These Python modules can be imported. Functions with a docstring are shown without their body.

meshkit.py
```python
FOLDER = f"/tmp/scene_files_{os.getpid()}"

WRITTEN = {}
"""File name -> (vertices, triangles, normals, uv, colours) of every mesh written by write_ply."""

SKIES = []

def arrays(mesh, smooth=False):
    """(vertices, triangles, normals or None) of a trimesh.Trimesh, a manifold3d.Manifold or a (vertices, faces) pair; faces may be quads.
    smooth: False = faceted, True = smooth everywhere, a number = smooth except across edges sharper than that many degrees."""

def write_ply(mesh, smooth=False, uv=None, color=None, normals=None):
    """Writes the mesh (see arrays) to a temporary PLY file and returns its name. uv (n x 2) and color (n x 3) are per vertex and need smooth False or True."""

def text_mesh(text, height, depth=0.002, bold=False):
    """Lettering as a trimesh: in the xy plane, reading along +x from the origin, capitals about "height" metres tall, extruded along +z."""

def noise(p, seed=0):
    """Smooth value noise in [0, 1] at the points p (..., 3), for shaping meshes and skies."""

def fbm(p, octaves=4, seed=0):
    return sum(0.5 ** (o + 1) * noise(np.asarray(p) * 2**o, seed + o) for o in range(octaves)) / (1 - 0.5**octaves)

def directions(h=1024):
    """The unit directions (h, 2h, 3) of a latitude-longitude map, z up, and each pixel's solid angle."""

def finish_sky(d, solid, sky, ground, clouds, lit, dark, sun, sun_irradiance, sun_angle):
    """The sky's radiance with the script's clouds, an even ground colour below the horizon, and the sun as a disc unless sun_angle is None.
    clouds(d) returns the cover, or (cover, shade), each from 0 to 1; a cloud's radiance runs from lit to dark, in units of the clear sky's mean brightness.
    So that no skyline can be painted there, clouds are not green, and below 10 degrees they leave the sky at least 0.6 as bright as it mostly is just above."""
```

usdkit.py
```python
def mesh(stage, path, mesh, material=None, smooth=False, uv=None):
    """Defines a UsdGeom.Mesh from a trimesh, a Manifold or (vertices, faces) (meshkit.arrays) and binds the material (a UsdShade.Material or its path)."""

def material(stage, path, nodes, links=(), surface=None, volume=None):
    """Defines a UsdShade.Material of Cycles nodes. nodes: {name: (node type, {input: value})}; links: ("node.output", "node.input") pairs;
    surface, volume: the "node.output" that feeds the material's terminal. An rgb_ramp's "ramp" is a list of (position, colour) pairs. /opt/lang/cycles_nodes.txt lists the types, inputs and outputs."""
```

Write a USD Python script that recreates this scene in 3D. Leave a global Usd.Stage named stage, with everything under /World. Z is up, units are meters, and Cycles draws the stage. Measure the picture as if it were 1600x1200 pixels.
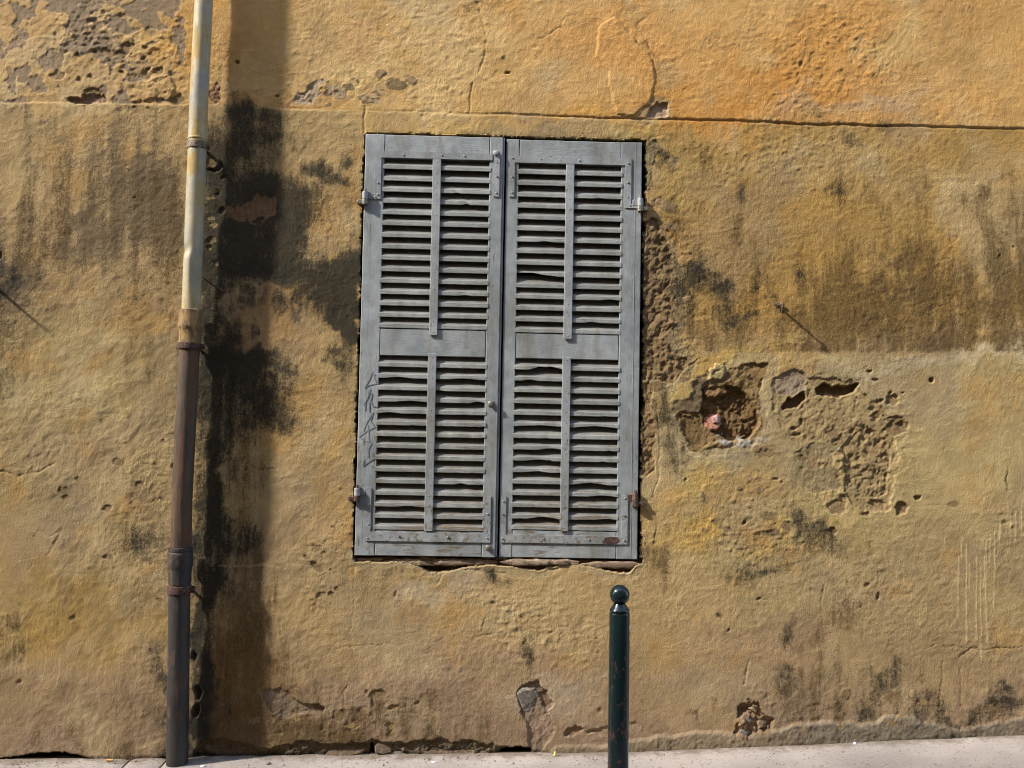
import math, numpy as np, trimesh, usdkit, meshkit
from scipy import ndimage as ndi
from shapely.geometry import Polygon
from shapely import union_all, box as sbox
from pxr import Usd, UsdGeom, UsdLux, UsdShade, Gf, Sdf, Vt

stage = Usd.Stage.CreateInMemory()
UsdGeom.SetStageUpAxis(stage, UsdGeom.Tokens.z)
UsdGeom.SetStageMetersPerUnit(stage, 1.0)
UsdGeom.Xform.Define(stage, '/World')
LOOK = '/World/Looks/'

# ------------------------------------------------------------------ camera, sky, sun, exposure
F_PX = 1450.0
CAM = np.array([0.49369, -3.60382, 1.24251])
YAW, PITCH, ROLL = (math.radians(a) for a in (1.55405, 2.82065, 1.06948))
EXPOSURE = 2.15
_cy, _sy, _cp, _sp = math.cos(YAW), math.sin(YAW), math.cos(PITCH), math.sin(PITCH)
FWD = np.array([_sy * _cp, _cy * _cp, _sp])
_r = np.array([_cy, -_sy, 0.0])
_u = np.cross(_r, FWD)
RIGHT = _r * math.cos(ROLL) + _u * math.sin(ROLL)
UP = _u * math.cos(ROLL) - _r * math.sin(ROLL)
cam = UsdGeom.Camera.Define(stage, '/World/camera')
m = Gf.Matrix4d(*RIGHT, 0, *UP, 0, *(-FWD), 0, *CAM, 1)
cam.AddTransformOp().Set(m)
cam.CreateHorizontalApertureAttr(36.0)
cam.CreateVerticalApertureAttr(27.0)
cam.CreateFocalLengthAttr(F_PX / 1600 * 36)
cam.CreateClippingRangeAttr(Gf.Vec2f(0.05, 500))
cam.CreateExposureAttr(EXPOSURE)

SUN_TRAVEL = np.array([0.75, 0.24, -0.64])
SUN_TRAVEL /= np.linalg.norm(SUN_TRAVEL)
TO_SUN = -SUN_TRAVEL
dome = UsdLux.DomeLight.Define(stage, '/World/sky')
sky = usdkit.material(stage, LOOK + 'sky', {
    't': ('sky_texture', {'sky_type': 'single_scattering', 'sun_disc': False, 'sun_elevation': math.asin(TO_SUN[2]),
                          'sun_rotation': math.atan2(TO_SUN[0], TO_SUN[1])}),
    'b': ('background_shader', {'strength': 0.15})}, [('t.color', 'b.color')], surface='b.background')
UsdShade.MaterialBindingAPI.Apply(dome.GetPrim()).Bind(sky)
dome.GetPrim().SetCustomDataByKey('kind', 'structure')
sun = UsdLux.DistantLight.Define(stage, '/World/sun')
sun.CreateNormalizeAttr(True)
sun.CreateIntensityAttr(0.55)
sun.CreateAngleAttr(2.2)
sun.CreateColorAttr(Gf.Vec3f(1.0, 0.96, 0.90))
_z = TO_SUN
_x = np.cross([0, 0, 1], _z); _x /= np.linalg.norm(_x)
_y = np.cross(_z, _x)
sun.AddTransformOp().Set(Gf.Matrix4d(*_x, 0, *_y, 0, *_z, 0, 0, -2, 12, 1))

def at(u, v, y=0.0):
    """The point of the plane at depth y that the photograph shows at (u, v): the survey of the wall."""
    d = FWD * F_PX + RIGHT * (u - 800) - UP * (v - 600)
    return CAM + d * ((y - CAM[1]) / d[1])

def survey(x, z, y=0.0):
    d = [x - CAM[0], y - CAM[1], z - CAM[2]]
    w = d[0] * FWD[0] + d[1] * FWD[1] + d[2] * FWD[2]
    return (800 + F_PX * (d[0] * RIGHT[0] + d[1] * RIGHT[1] + d[2] * RIGHT[2]) / w,
            600 - F_PX * (d[0] * UP[0] + d[1] * UP[1] + d[2] * UP[2]) / w)

# ------------------------------------------------------------------ scene helpers
_used = {}
def path_for(name, parent):
    base = (str(parent.GetPath()) if parent else '/World') + '/' + name
    n = _used.get(base, 0); _used[base] = n + 1
    return base if n == 0 else f'{base}_{n:03d}'

def tag(p, label=None, cat=None, group=None, kind=None):
    for k, v in (('label', label), ('category', cat), ('group', group), ('kind', kind)):
        if v: p.SetCustomDataByKey(k, v)
    return p

def thing(name, label, cat, loc=(0, 0, 0), group=None):
    x = UsdGeom.Xform.Define(stage, path_for(name, None))
    x.AddTranslateOp().Set(Gf.Vec3d(*map(float, loc)))
    p = tag(x.GetPrim(), label, cat, group)
    _loc[p.GetPath()] = np.asarray(loc, float)
    return p
_loc = {}

def part(name, mesh, mat, parent=None, smooth=False, label=None):
    """A Mesh prim given in world coordinates, kept relative to its thing's base."""
    path = path_for(name, parent)
    off = np.zeros(3)
    if parent:
        q = parent.GetPath()
        while q not in _loc and str(q) != '/World': q = q.GetParentPath()
        off = _loc.get(q, off)
    if isinstance(mesh, (list,)): mesh = trimesh.util.concatenate(mesh)
    mesh = trimesh.Trimesh(np.asarray(mesh.vertices) - off, mesh.faces, process=False)
    p = usdkit.mesh(stage, path, mesh, LOOK + mat, smooth=smooth).GetPrim()
    if label: p.SetCustomDataByKey('label', label)
    return p

def cbox(x0, x1, y0, y1, z0, z1, b=0.0015):
    """Box with chamfered edges."""
    lo, hi = np.minimum([x0, y0, z0], [x1, y1, z1]), np.maximum([x0, y0, z0], [x1, y1, z1])
    b = min(b, *( (hi - lo) * .45))
    pts = []
    for i in np.ndindex(2, 2, 2):
        c = np.where(np.array(i) == 1, hi, lo); s = np.where(np.array(i) == 1, -1, 1)
        for k in range(3):
            q = c + s * b; q[k] = c[k]; pts.append(q)
    return trimesh.convex.convex_hull(np.array(pts))

def tube(pts, rad, n=24, cap=True, deform=None):
    pts = np.asarray(pts, float); rad = np.broadcast_to(rad, len(pts)).astype(float)
    t = np.gradient(pts, axis=0); t /= np.linalg.norm(t, axis=1, keepdims=True)
    ref = np.array([0, 1, 0.]) if abs(t[0][1]) < .9 else np.array([1., 0, 0])
    V = []
    for p, tt, r in zip(pts, t, rad):
        a = np.cross(tt, ref); a /= np.linalg.norm(a); b = np.cross(tt, a); ref2 = ref
        ang = np.arange(n) * 2 * np.pi / n
        ring = p + r * (np.cos(ang)[:, None] * a + np.sin(ang)[:, None] * b)
        V.append(ring)
    V = np.array(V)
    if deform is not None: V = deform(V, pts)
    m_, F = len(pts), []
    for i in range(m_ - 1):
        for j in range(n):
            a, b = i * n + j, i * n + (j + 1) % n
            F += [(a, b, b + n), (a, b + n, a + n)]
    V = V.reshape(-1, 3)
    if cap:
        V = np.vstack([V, pts[0], pts[-1]]); k = m_ * n
        for j in range(n):
            F += [(k, (j + 1) % n, j), (k + 1, (m_ - 1) * n + j, (m_ - 1) * n + (j + 1) % n)]
    mesh = trimesh.Trimesh(V, F, process=False)
    if mesh.volume < 0: mesh.invert()
    return mesh

def lathe(profile, center, n=40):
    """profile: (radius, z) from bottom to top."""
    prof = np.asarray(profile, float)
    return tube(np.c_[np.full(len(prof), center[0]), np.full(len(prof), center[1]), prof[:, 1]] if False else
                _col(prof, center), 1.0, n, deform=lambda V, P: _lathe_rings(prof, center, n)) 
def _col(prof, c):
    z = np.linspace(0, 1, len(prof))
    return np.c_[np.full(len(prof), c[0]), np.full(len(prof), c[1]), z]
def _lathe_rings(prof, c, n):
    ang = np.arange(n) * 2 * np.pi / n
    return np.array([[[c[0] + r * np.cos(a), c[1] - r * np.sin(a), z] for a in ang] for r, z in prof])

def dome_cap(c, r, h, n=8, axis=-1):
    """A rivet head whose dome looks out of the wall (towards -y)."""
    V, F = [], []
    for k, f in enumerate((0, .5, .87)):
        for j in range(n):
            a = 2 * np.pi * j / n
            rr = r * math.sqrt(max(0, 1 - f * f))
            V.append([c[0] + rr * math.cos(a), c[1] - h * f, c[2] + rr * math.sin(a)])
    for k in range(2):
        for j in range(n):
            a, b = k * n + j, k * n + (j + 1) % n
            F += [(a, b, b + n), (a, b + n, a + n)]
    V.append([c[0], c[1] - h, c[2]])
    for j in range(n): F.append((2 * n + j, 2 * n + (j + 1) % n, 3 * n))
    m_ = trimesh.Trimesh(V, F, process=False)
    return m_

def extrude_y(poly, y0, y1):
    """shapely polygon in (x, z), from depth y0 (front) to y1."""
    mm = trimesh.creation.extrude_polygon(poly, y1 - y0, engine='earcut')
    v = np.array(mm.vertices); mm.vertices = np.c_[v[:, 0], y0 + v[:, 2], v[:, 1]]
    mm.invert()
    if mm.volume < 0: mm.invert()
    return mm

# ------------------------------------------------------------------ materials
def lin(*rgb):
    c = np.array(rgb, float) / 255
    return np.where(c <= .04045, c / 12.92, ((c + .055) / 1.055) ** 2.4)
KA = 0.80
def alb(*rgb): return lin(*rgb) * KA
OCHRE = np.array([.98, 1.0, 1.0])

def mat(name, nodes, links, surface='p.BSDF'):
    return usdkit.material(stage, LOOK + name, nodes, links, surface=surface)

POS = {'g': ('geometry', {})}

def weathered(name, base, base2, under, rough, grain, wear, wear_lo, z_lo=None, z_hi=None, metallic=0.0, bump=.35, dirt_shade=None, spec=.4, wscale=60, grime=None):
    """Painted surface: tone drift between two paints, paint lost down to what lies under it (more below z_lo), relief along the grain."""
    n = {'g': ('geometry', {}), 'map': ('mapping', {'scale': grain}),
         'n1': ('noise_texture', {'scale': 7.0, 'detail': 5.0, 'roughness': .6}),
         'r1': ('rgb_ramp', {'ramp': [(.35, base), (.65, base2)]}),
         'n2': ('noise_texture', {'scale': float(wscale), 'detail': 8.0, 'roughness': .72}),
         'n3': ('noise_texture', {'scale': 3.0, 'detail': 3.0, 'roughness': .55}),
         'sx': ('separate_xyz', {}),
         'mr': ('map_range', {'clamp': True, 'from_min': float(z_lo if z_lo is not None else -1e3), 'from_max': float(z_hi if z_hi is not None else -999.0), 'to_min': float(wear_lo), 'to_max': float(wear)}),
         'a': ('math', {'math_type': 'multiply_add', 'value2': .5}),
         'b': ('math', {'math_type': 'add'}),
         'w': ('map_range', {'clamp': True, 'range_type': 'smoothstep', 'from_min': .97, 'from_max': 1.06, 'to_min': 0.0, 'to_max': 1.0}),
         'mx': ('mix_color', {'b': under}),
         'n4': ('noise_texture', {'scale': float(wscale) * 2.2, 'detail': 6.0, 'roughness': .7}),
         'h': ('math', {'math_type': 'multiply_add', 'value2': -.6}),
         'bump': ('bump', {'strength': float(bump), 'distance': .004}),
         'rr': ('map_range', {'from_min': 0.0, 'from_max': 1.0, 'to_min': float(rough), 'to_max': .85}),
         'p': ('principled_bsdf', {'metallic': float(metallic), 'specular_ior_level': float(spec)})}
    l = [('g.position', 'map.vector'), ('g.position', 'n1.vector'), ('map.vector', 'n2.vector'), ('g.position', 'n3.vector'), ('map.vector', 'n4.vector'),
         ('n1.fac', 'r1.fac'), ('g.position', 'sx.vector'), ('sx.z', 'mr.value'), ('n3.fac', 'a.value1'), ('n2.fac', 'a.value3'),
         ('a.value', 'b.value1'), ('mr.result', 'b.value2'), ('b.value', 'w.value'), ('w.result', 'mx.fac'), ('r1.color', 'mx.a'),
         ('w.result', 'h.value1'), ('n4.fac', 'h.value3'), ('h.value', 'bump.height'), ('bump.normal', 'p.normal'),
         ('w.result', 'rr.value'), ('rr.result', 'p.roughness')]
    n['oi'] = ('object_info', {}); n['ov'] = ('map_range', {'from_min': 0.0, 'from_max': 1.0, 'to_min': .88, 'to_max': 1.10}); n['oh'] = ('hsv', {})
    n['gm'] = ('noise_texture', {'scale': 16.0, 'detail': 6.0, 'roughness': .65}); n['gv'] = ('map_range', {'from_min': .3, 'from_max': .7, 'to_min': .76, 'to_max': 1.16}); n['gx'] = ('math', {'math_type': 'multiply'})
    l += [('oi.random', 'ov.value'), ('g.position', 'gm.vector'), ('gm.fac', 'gv.value'), ('ov.result', 'gx.value1'), ('gv.result', 'gx.value2'), ('gx.value', 'oh.value'), ('mx.result', 'oh.color')]
    out = 'oh.color'
    if grime is not None:     # thin brown film in runs and patches
        n['q1'] = ('mapping', {'scale': (9.0, 9.0, 2.2)}); n['q2'] = ('noise_texture', {'scale': 1.0, 'detail': 7.0, 'roughness': .68})
        n['q3'] = ('map_range', {'clamp': True, 'range_type': 'smoothstep', 'from_min': .46, 'from_max': .72, 'to_min': 0.0, 'to_max': .72}); n['q4'] = ('mix_color', {'b': grime})
        l += [('g.position', 'q1.vector'), ('q1.vector', 'q2.vector'), ('q2.fac', 'q3.value'), ('q3.result', 'q4.fac'), (out, 'q4.a')]
        out = 'q4.result'
    if dirt_shade is not None:      # dust on faces that look up, its tone darkened for slat-gap shade
        n['ns'] = ('separate_xyz', {})
        n['dm'] = ('map_range', {'clamp': True, 'from_min': .45, 'from_max': .75, 'to_min': 0.0, 'to_max': .8})
        n['md'] = ('mix_color', {'b': dirt_shade})
        l += [('g.true_normal', 'ns.vector'), ('ns.z', 'dm.value'), ('dm.result', 'md.fac'), (out, 'md.a')]
        out = 'md.result'
    l.append((out, 'p.base_color'))
    return mat(name, n, l)

GREY1, GREY2 = alb(136, 142, 141), alb(160, 163, 160)
WOODUNDER = alb(118, 104, 90)
weathered('paint_vertical', GREY1, GREY2, WOODUNDER, .55, (1.3, 1.3, .26), .10, .155, .75, 1.75, bump=.3, grime=alb(108, 102, 84))
weathered('paint_horizontal', GREY1, GREY2, WOODUNDER, .55, (.26, 1.3, 1.3), .10, .155, .75, 1.75, bump=.3, grime=alb(108, 102, 84))
weathered('paint_slat', alb(134, 137, 131), alb(160, 161, 154), alb(128, 112, 94), .6, (.15, 1.5, 1.5), .08, .19, .8, 1.75, bump=.4, dirt_shade=alb(88, 78, 67), grime=alb(108, 102, 84))  # top-face tone mixes real dust with painted shade of the gaps
weathered('paint_iron', alb(140, 143, 142), alb(157, 159, 157), alb(116, 102, 82), .5, (1, 1, 1), .10, .165, .75, 1.8, bump=.35, wscale=45, grime=alb(108, 102, 84))
weathered('rusty_iron', alb(92, 72, 58), alb(120, 98, 80), alb(72, 46, 34), .7, (1, 1, 1), .3, .3, bump=.5, wscale=120)
weathered('bare_steel', alb(120, 112, 98), alb(142, 134, 120), alb(92, 68, 48), .4, (1, 1, 1), .2, .2, bump=.2, metallic=.4, wscale=120)
weathered('zinc', alb(180, 162, 116), alb(150, 150, 140), alb(176, 148, 88), .5, (1, 1, .3), .24, .17, 1.9, 2.3, bump=.18, spec=.4, wscale=22, grime=alb(138, 122, 88))
weathered('zinc_band', alb(140, 124, 92), alb(110, 98, 78), alb(92, 70, 46), .6, (1, 1, 1), .2, .2, bump=.3)
weathered('cast_ochre', alb(112, 84, 48), alb(92, 68, 40), alb(146, 116, 66), .6, (1, 1, .4), .2, .2, bump=.35, wscale=40)
weathered('cast_iron', alb(62, 51, 39), alb(84, 68, 50), alb(100, 66, 38), .5, (1, 1, .1), .2, .2, bump=.3, wscale=45)
weathered('cast_iron_low', alb(40, 38, 36), alb(50, 46, 42), alb(84, 58, 40), .5, (1, 1, .3), .17, .15, bump=.3, wscale=45)
weathered('bollard_paint', lin(16, 34, 33), lin(13, 28, 28), lin(92, 52, 36), .18, (1, 1, .45), .10, .115, .2, .7, bump=.08, spec=.55, wscale=40)
weathered('graffiti_ink', lin(84, 93, 102), lin(98, 106, 114), alb(142, 149, 153), .6, (1, 1, 1), .2, .2, bump=.1, wscale=200)
weathered('brick', alb(150, 78, 48), alb(132, 64, 40), alb(170, 120, 96), .85, (1, 1, 1), .27, .27, bump=.5, wscale=60)
weathered('pale_brick', alb(176, 128, 108), alb(160, 104, 84), alb(186, 160, 150), .9, (1, 1, 1), .22, .22, bump=.5, wscale=80)
weathered('dark_stone', alb(118, 98, 76), alb(98, 84, 70), alb(140, 118, 92), .9, (1, 1, 1), .22, .22, bump=.9, wscale=70)
weathered('grey_stone', alb(142, 132, 115), alb(120, 112, 100), alb(165, 155, 138), .9, (1, 1, 1), .2, .2, bump=.9, wscale=90)
weathered('sill_stone', alb(150, 126, 98), alb(128, 104, 80), alb(175, 152, 122), .9, (.5, 1, 1), .25, .25, bump=1.0, wscale=70)
weathered('room_shade', lin(24, 22, 20), lin(30, 28, 26), lin(34, 32, 30), .8, (1, 1, 1), .1, .1)
weathered('facing_render', alb(170, 150, 120), alb(180, 160, 128), alb(140, 120, 95), .9, (1, 1, 1), .2, .2, wscale=8)
weathered('facing_shutter', alb(120, 125, 120), alb(130, 132, 126), alb(110, 100, 90), .7, (1, 1, .2), .15, .15)
weathered('roof_tile', alb(160, 100, 70), alb(140, 90, 66), alb(110, 80, 60), .9, (1, 1, 1), .2, .2, wscale=10)
weathered('plain_paper', lin(215, 213, 220), lin(200, 200, 210), lin(180, 180, 190), .7, (1, 1, 1), .1, .1, bump=.1)
weathered('sticker_red', lin(160, 40, 36), lin(150, 36, 34), lin(190, 150, 140), .5, (1, 1, 1), .1, .1, bump=.05)
weathered('filter_paper', lin(196, 140, 70), lin(205, 160, 90), lin(220, 205, 180), .8, (1, 1, 1), .1, .1, bump=.1)
weathered('plastic_yellow', lin(196, 180, 90), lin(205, 195, 120), lin(225, 220, 180), .4, (1, 1, 1), .1, .1, bump=.1)
weathered('pebble', alb(150, 132, 112), alb(135, 118, 102), alb(120, 104, 90), .9, (1, 1, 1), .2, .2, bump=.4)

# pavement: pale worn concrete with brown and dark specks
mat('pavement', {
    'g': ('geometry', {}),
    'n1': ('noise_texture', {'scale': 2.5, 'detail': 6.0, 'roughness': .6}),
    'r1': ('rgb_ramp', {'ramp': [(.35, lin(138, 128, 119)), (.65, lin(162, 151, 140))]}),
    'v': ('noise_texture', {'scale': 95.0, 'detail': 3.0, 'roughness': .55}),
    'vr': ('rgb_ramp', {'ramp': [(.62, (0, 0, 0)), (.67, (1, 1, 1))]}),
    'm1': ('mix_color', {'b': lin(92, 70, 54)}),
    'v2': ('noise_texture', {'scale': 150.0, 'detail': 3.0, 'roughness': .6}),
    'vr2': ('rgb_ramp', {'ramp': [(.62, (0, 0, 0)), (.72, (1, 1, 1))]}),
    'm2': ('mix_color', {'b': lin(168, 162, 156)}),
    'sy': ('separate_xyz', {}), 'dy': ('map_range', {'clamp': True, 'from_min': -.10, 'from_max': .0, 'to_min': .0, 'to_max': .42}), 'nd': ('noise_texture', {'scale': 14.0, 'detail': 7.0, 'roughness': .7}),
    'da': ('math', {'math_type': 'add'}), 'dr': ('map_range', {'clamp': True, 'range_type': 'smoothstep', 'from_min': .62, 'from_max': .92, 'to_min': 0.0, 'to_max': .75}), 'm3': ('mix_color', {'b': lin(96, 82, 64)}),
    'n4': ('noise_texture', {'scale': 170.0, 'detail': 6.0, 'roughness': .7}),
    'bump': ('bump', {'strength': .5, 'distance': .004}),
    'p': ('principled_bsdf', {'roughness': .85, 'specular_ior_level': .3})},
    [('g.position', 'n1.vector'), ('g.position', 'v.vector'), ('g.position', 'v2.vector'), ('g.position', 'n4.vector'), ('n1.fac', 'r1.fac'),
     ('r1.color', 'm1.a'), ('v.fac', 'vr.fac'), ('vr.color', 'm1.fac'), ('m1.result', 'm2.a'), ('v2.fac', 'vr2.fac'), ('vr2.color', 'm2.fac'),
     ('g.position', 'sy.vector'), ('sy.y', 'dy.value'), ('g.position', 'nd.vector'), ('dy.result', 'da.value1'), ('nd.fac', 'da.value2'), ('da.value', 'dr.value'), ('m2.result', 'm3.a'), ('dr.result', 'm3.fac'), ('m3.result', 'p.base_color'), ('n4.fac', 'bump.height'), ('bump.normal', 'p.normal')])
mat('asphalt', {
    'g': ('geometry', {}), 'n': ('noise_texture', {'scale': 120.0, 'detail': 4.0}),
    'r': ('rgb_ramp', {'ramp': [(.3, (.03, .03, .031)), (.7, (.075, .073, .07))]}),
    'bump': ('bump', {'strength': .6, 'distance': .006}), 'p': ('principled_bsdf', {'roughness': .9})},
    [('g.position', 'n.vector'), ('n.fac', 'r.fac'), ('r.color', 'p.base_color'), ('n.fac', 'bump.height'), ('bump.normal', 'p.normal')])

# lime plaster: 'paint_tone' over 'mortar_tone', lost where 'stains' r is high; g = black mould, b = brown stain, both with shade painted along the pipe; 'relief' r = coarse grain, g = pale drips
mat('plaster', {
    'g': ('geometry', {}),
    'a': ('attribute', {'attribute': 'paint_tone'}), 'b': ('attribute', {'attribute': 'mortar_tone'}),
    's': ('attribute', {'attribute': 'stains'}), 'e': ('attribute', {'attribute': 'relief'}),
    'ss': ('separate_color', {}), 'es': ('separate_color', {}),
    'n1': ('noise_texture', {'scale': 42.0, 'detail': 9.0, 'roughness': .74}),
    'map': ('mapping', {'scale': (1.0, 1.0, .35), 'location': (3.1, 0, 7.7)}),
    'n2': ('noise_texture', {'scale': 85.0, 'detail': 8.0, 'roughness': .78}),
    'n3': ('noise_texture', {'scale': 9.0, 'detail': 7.0, 'roughness': .66}),
    'n5': ('noise_texture', {'scale': 230.0, 'detail': 4.0, 'roughness': .65}), 'n6': ('noise_texture', {'scale': 150.0, 'detail': 6.0, 'roughness': .75}), 'sp': ('mix_float', {'fac': .55}), 'sp2': ('mix_float', {'fac': .5}),
    # worn
    'w1': ('math', {'math_type': 'multiply_add', 'value2': 2.6, 'value3': -1.3}),
    'w2': ('math', {'math_type': 'add'}),
    'w': ('map_range', {'clamp': True, 'range_type': 'smoothstep', 'from_min': .28, 'from_max': .72, 'to_min': 0.0, 'to_max': .95}),
    'mx': ('mix_color', {}),
    # mould
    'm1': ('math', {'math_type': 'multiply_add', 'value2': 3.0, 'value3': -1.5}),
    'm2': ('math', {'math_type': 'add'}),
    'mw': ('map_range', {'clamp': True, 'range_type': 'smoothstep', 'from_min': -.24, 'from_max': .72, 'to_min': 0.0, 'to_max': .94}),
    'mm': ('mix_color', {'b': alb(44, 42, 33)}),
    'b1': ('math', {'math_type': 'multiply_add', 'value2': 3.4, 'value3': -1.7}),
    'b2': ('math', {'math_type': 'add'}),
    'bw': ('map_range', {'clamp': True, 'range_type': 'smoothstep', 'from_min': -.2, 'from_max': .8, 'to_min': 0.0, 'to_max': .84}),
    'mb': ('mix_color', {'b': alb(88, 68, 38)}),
    # pale paint drips
    'md': ('mix_color', {'b': alb(205, 180, 130)}),
    # tone drift
    'hv': ('map_range', {'from_min': .25, 'from_max': .75, 'to_min': .80, 'to_max': 1.2}),
    'hv2': ('map_range', {'from_min': .25, 'from_max': .75, 'to_min': .86, 'to_max': 1.14}),
    'vm': ('math', {'math_type': 'multiply'}),
    'hs': ('hsv', {}),
    # fine relief
    'bs': ('math', {'math_type': 'multiply_add', 'value2': .9, 'value3': .25}),
    'bh': ('math', {'math_type': 'multiply'}),
    'bh2': ('math', {'math_type': 'multiply_add', 'value2': .55}),
    'bump': ('bump', {'strength': .85, 'distance': .0075}),
    'p': ('principled_bsdf', {'roughness': .93, 'specular_ior_level': .15})},
    [('g.position', 'n1.vector'), ('g.position', 'map.vector'), ('map.vector', 'n2.vector'), ('g.position', 'n3.vector'), ('g.position', 'n5.vector'), ('g.position', 'n6.vector'), ('n1.fac', 'sp.a'), ('n6.fac', 'sp.b'), ('n2.fac', 'sp2.a'), ('n6.fac', 'sp2.b'),
     ('s.color', 'ss.color'), ('e.color', 'es.color'),
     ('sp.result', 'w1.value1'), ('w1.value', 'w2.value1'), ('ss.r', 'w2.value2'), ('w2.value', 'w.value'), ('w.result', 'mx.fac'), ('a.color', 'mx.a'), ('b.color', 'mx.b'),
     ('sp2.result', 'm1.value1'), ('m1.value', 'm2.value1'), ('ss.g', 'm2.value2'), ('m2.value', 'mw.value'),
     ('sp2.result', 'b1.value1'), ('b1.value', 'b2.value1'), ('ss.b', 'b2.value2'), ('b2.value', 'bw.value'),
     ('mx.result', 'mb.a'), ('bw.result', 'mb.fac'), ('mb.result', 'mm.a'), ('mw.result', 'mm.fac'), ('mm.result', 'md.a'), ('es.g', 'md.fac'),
     ('n3.fac', 'hv.value'), ('n1.fac', 'hv2.value'), ('hv.result', 'vm.value1'), ('hv2.result', 'vm.value2'), ('vm.value', 'hs.value'), ('md.result', 'hs.color'),
     ('hs.color', 'p.base_color'),
     ('es.r', 'bs.value1'), ('n2.fac', 'bh.value1'), ('bs.value', 'bh.value2'), ('n5.fac', 'bh2.value1'), ('bh.value', 'bh2.value3'), ('bh2.value', 'bump.height'),
     ('bump.normal', 'p.normal')])

# ------------------------------------------------------------------ the setting: pavement, road
PX = [0, 500, 1000, 1300, 1600]
PXW = [at(u, v)[0] for u, v in zip(PX, (1187, 1181, 1174, 1162, 1148))]
PZW = [at(u, v)[2] for u, v in zip(PX, (1187, 1181, 1174, 1162, 1148))]
def ground_z(x):
    x = np.asarray(x, float)
    z = np.interp(x, PXW, PZW)
    z = np.where(x > PXW[-1], PZW[-1] + (np.minimum(x, 9) - PXW[-1]) * .045, z)
    return np.where(x < PXW[0], PZW[0] + (np.maximum(x, -9) - PXW[0]) * .02, z)

def sheet(x0, x1, y0, y1, nx, ny, zf, skirt=.12, amp=.0):
    xs, ys = np.linspace(x0, x1, nx), np.linspace(y0, y1, ny)
    X, Y = np.meshgrid(xs, ys)
    Z = zf(X, Y)
    e = np.minimum.reduce([X - x0, x1 - X, Y - y0, y1 - Y])
    Z = Z - .006 * np.clip(1 - e / .012, 0, 1) ** 2
    V = np.c_[X.ravel(), Y.ravel(), Z.ravel()]
    i = np.arange(nx * ny).reshape(ny, nx)
    F = np.vstack([np.c_[i[:-1, :-1].ravel(), i[:-1, 1:].ravel(), i[1:, 1:].ravel()], np.c_[i[:-1, :-1].ravel(), i[1:, 1:].ravel(), i[1:, :-1].ravel()]])
    rim = np.concatenate([i[0, :], i[1:, -1], i[-1, -2::-1], i[-2:0:-1, 0]])
    low = V[rim].copy(); low[:, 2] -= skirt
    k = len(V); V = np.vstack([V, low]); n = len(rim); j = np.arange(n); jn = (j + 1) % n
    F = np.vstack([F, np.c_[rim[j], k + j, k + jn], np.c_[rim[j], k + jn, rim[jn]]])
    return trimesh.Trimesh(V, F, process=False)

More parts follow.
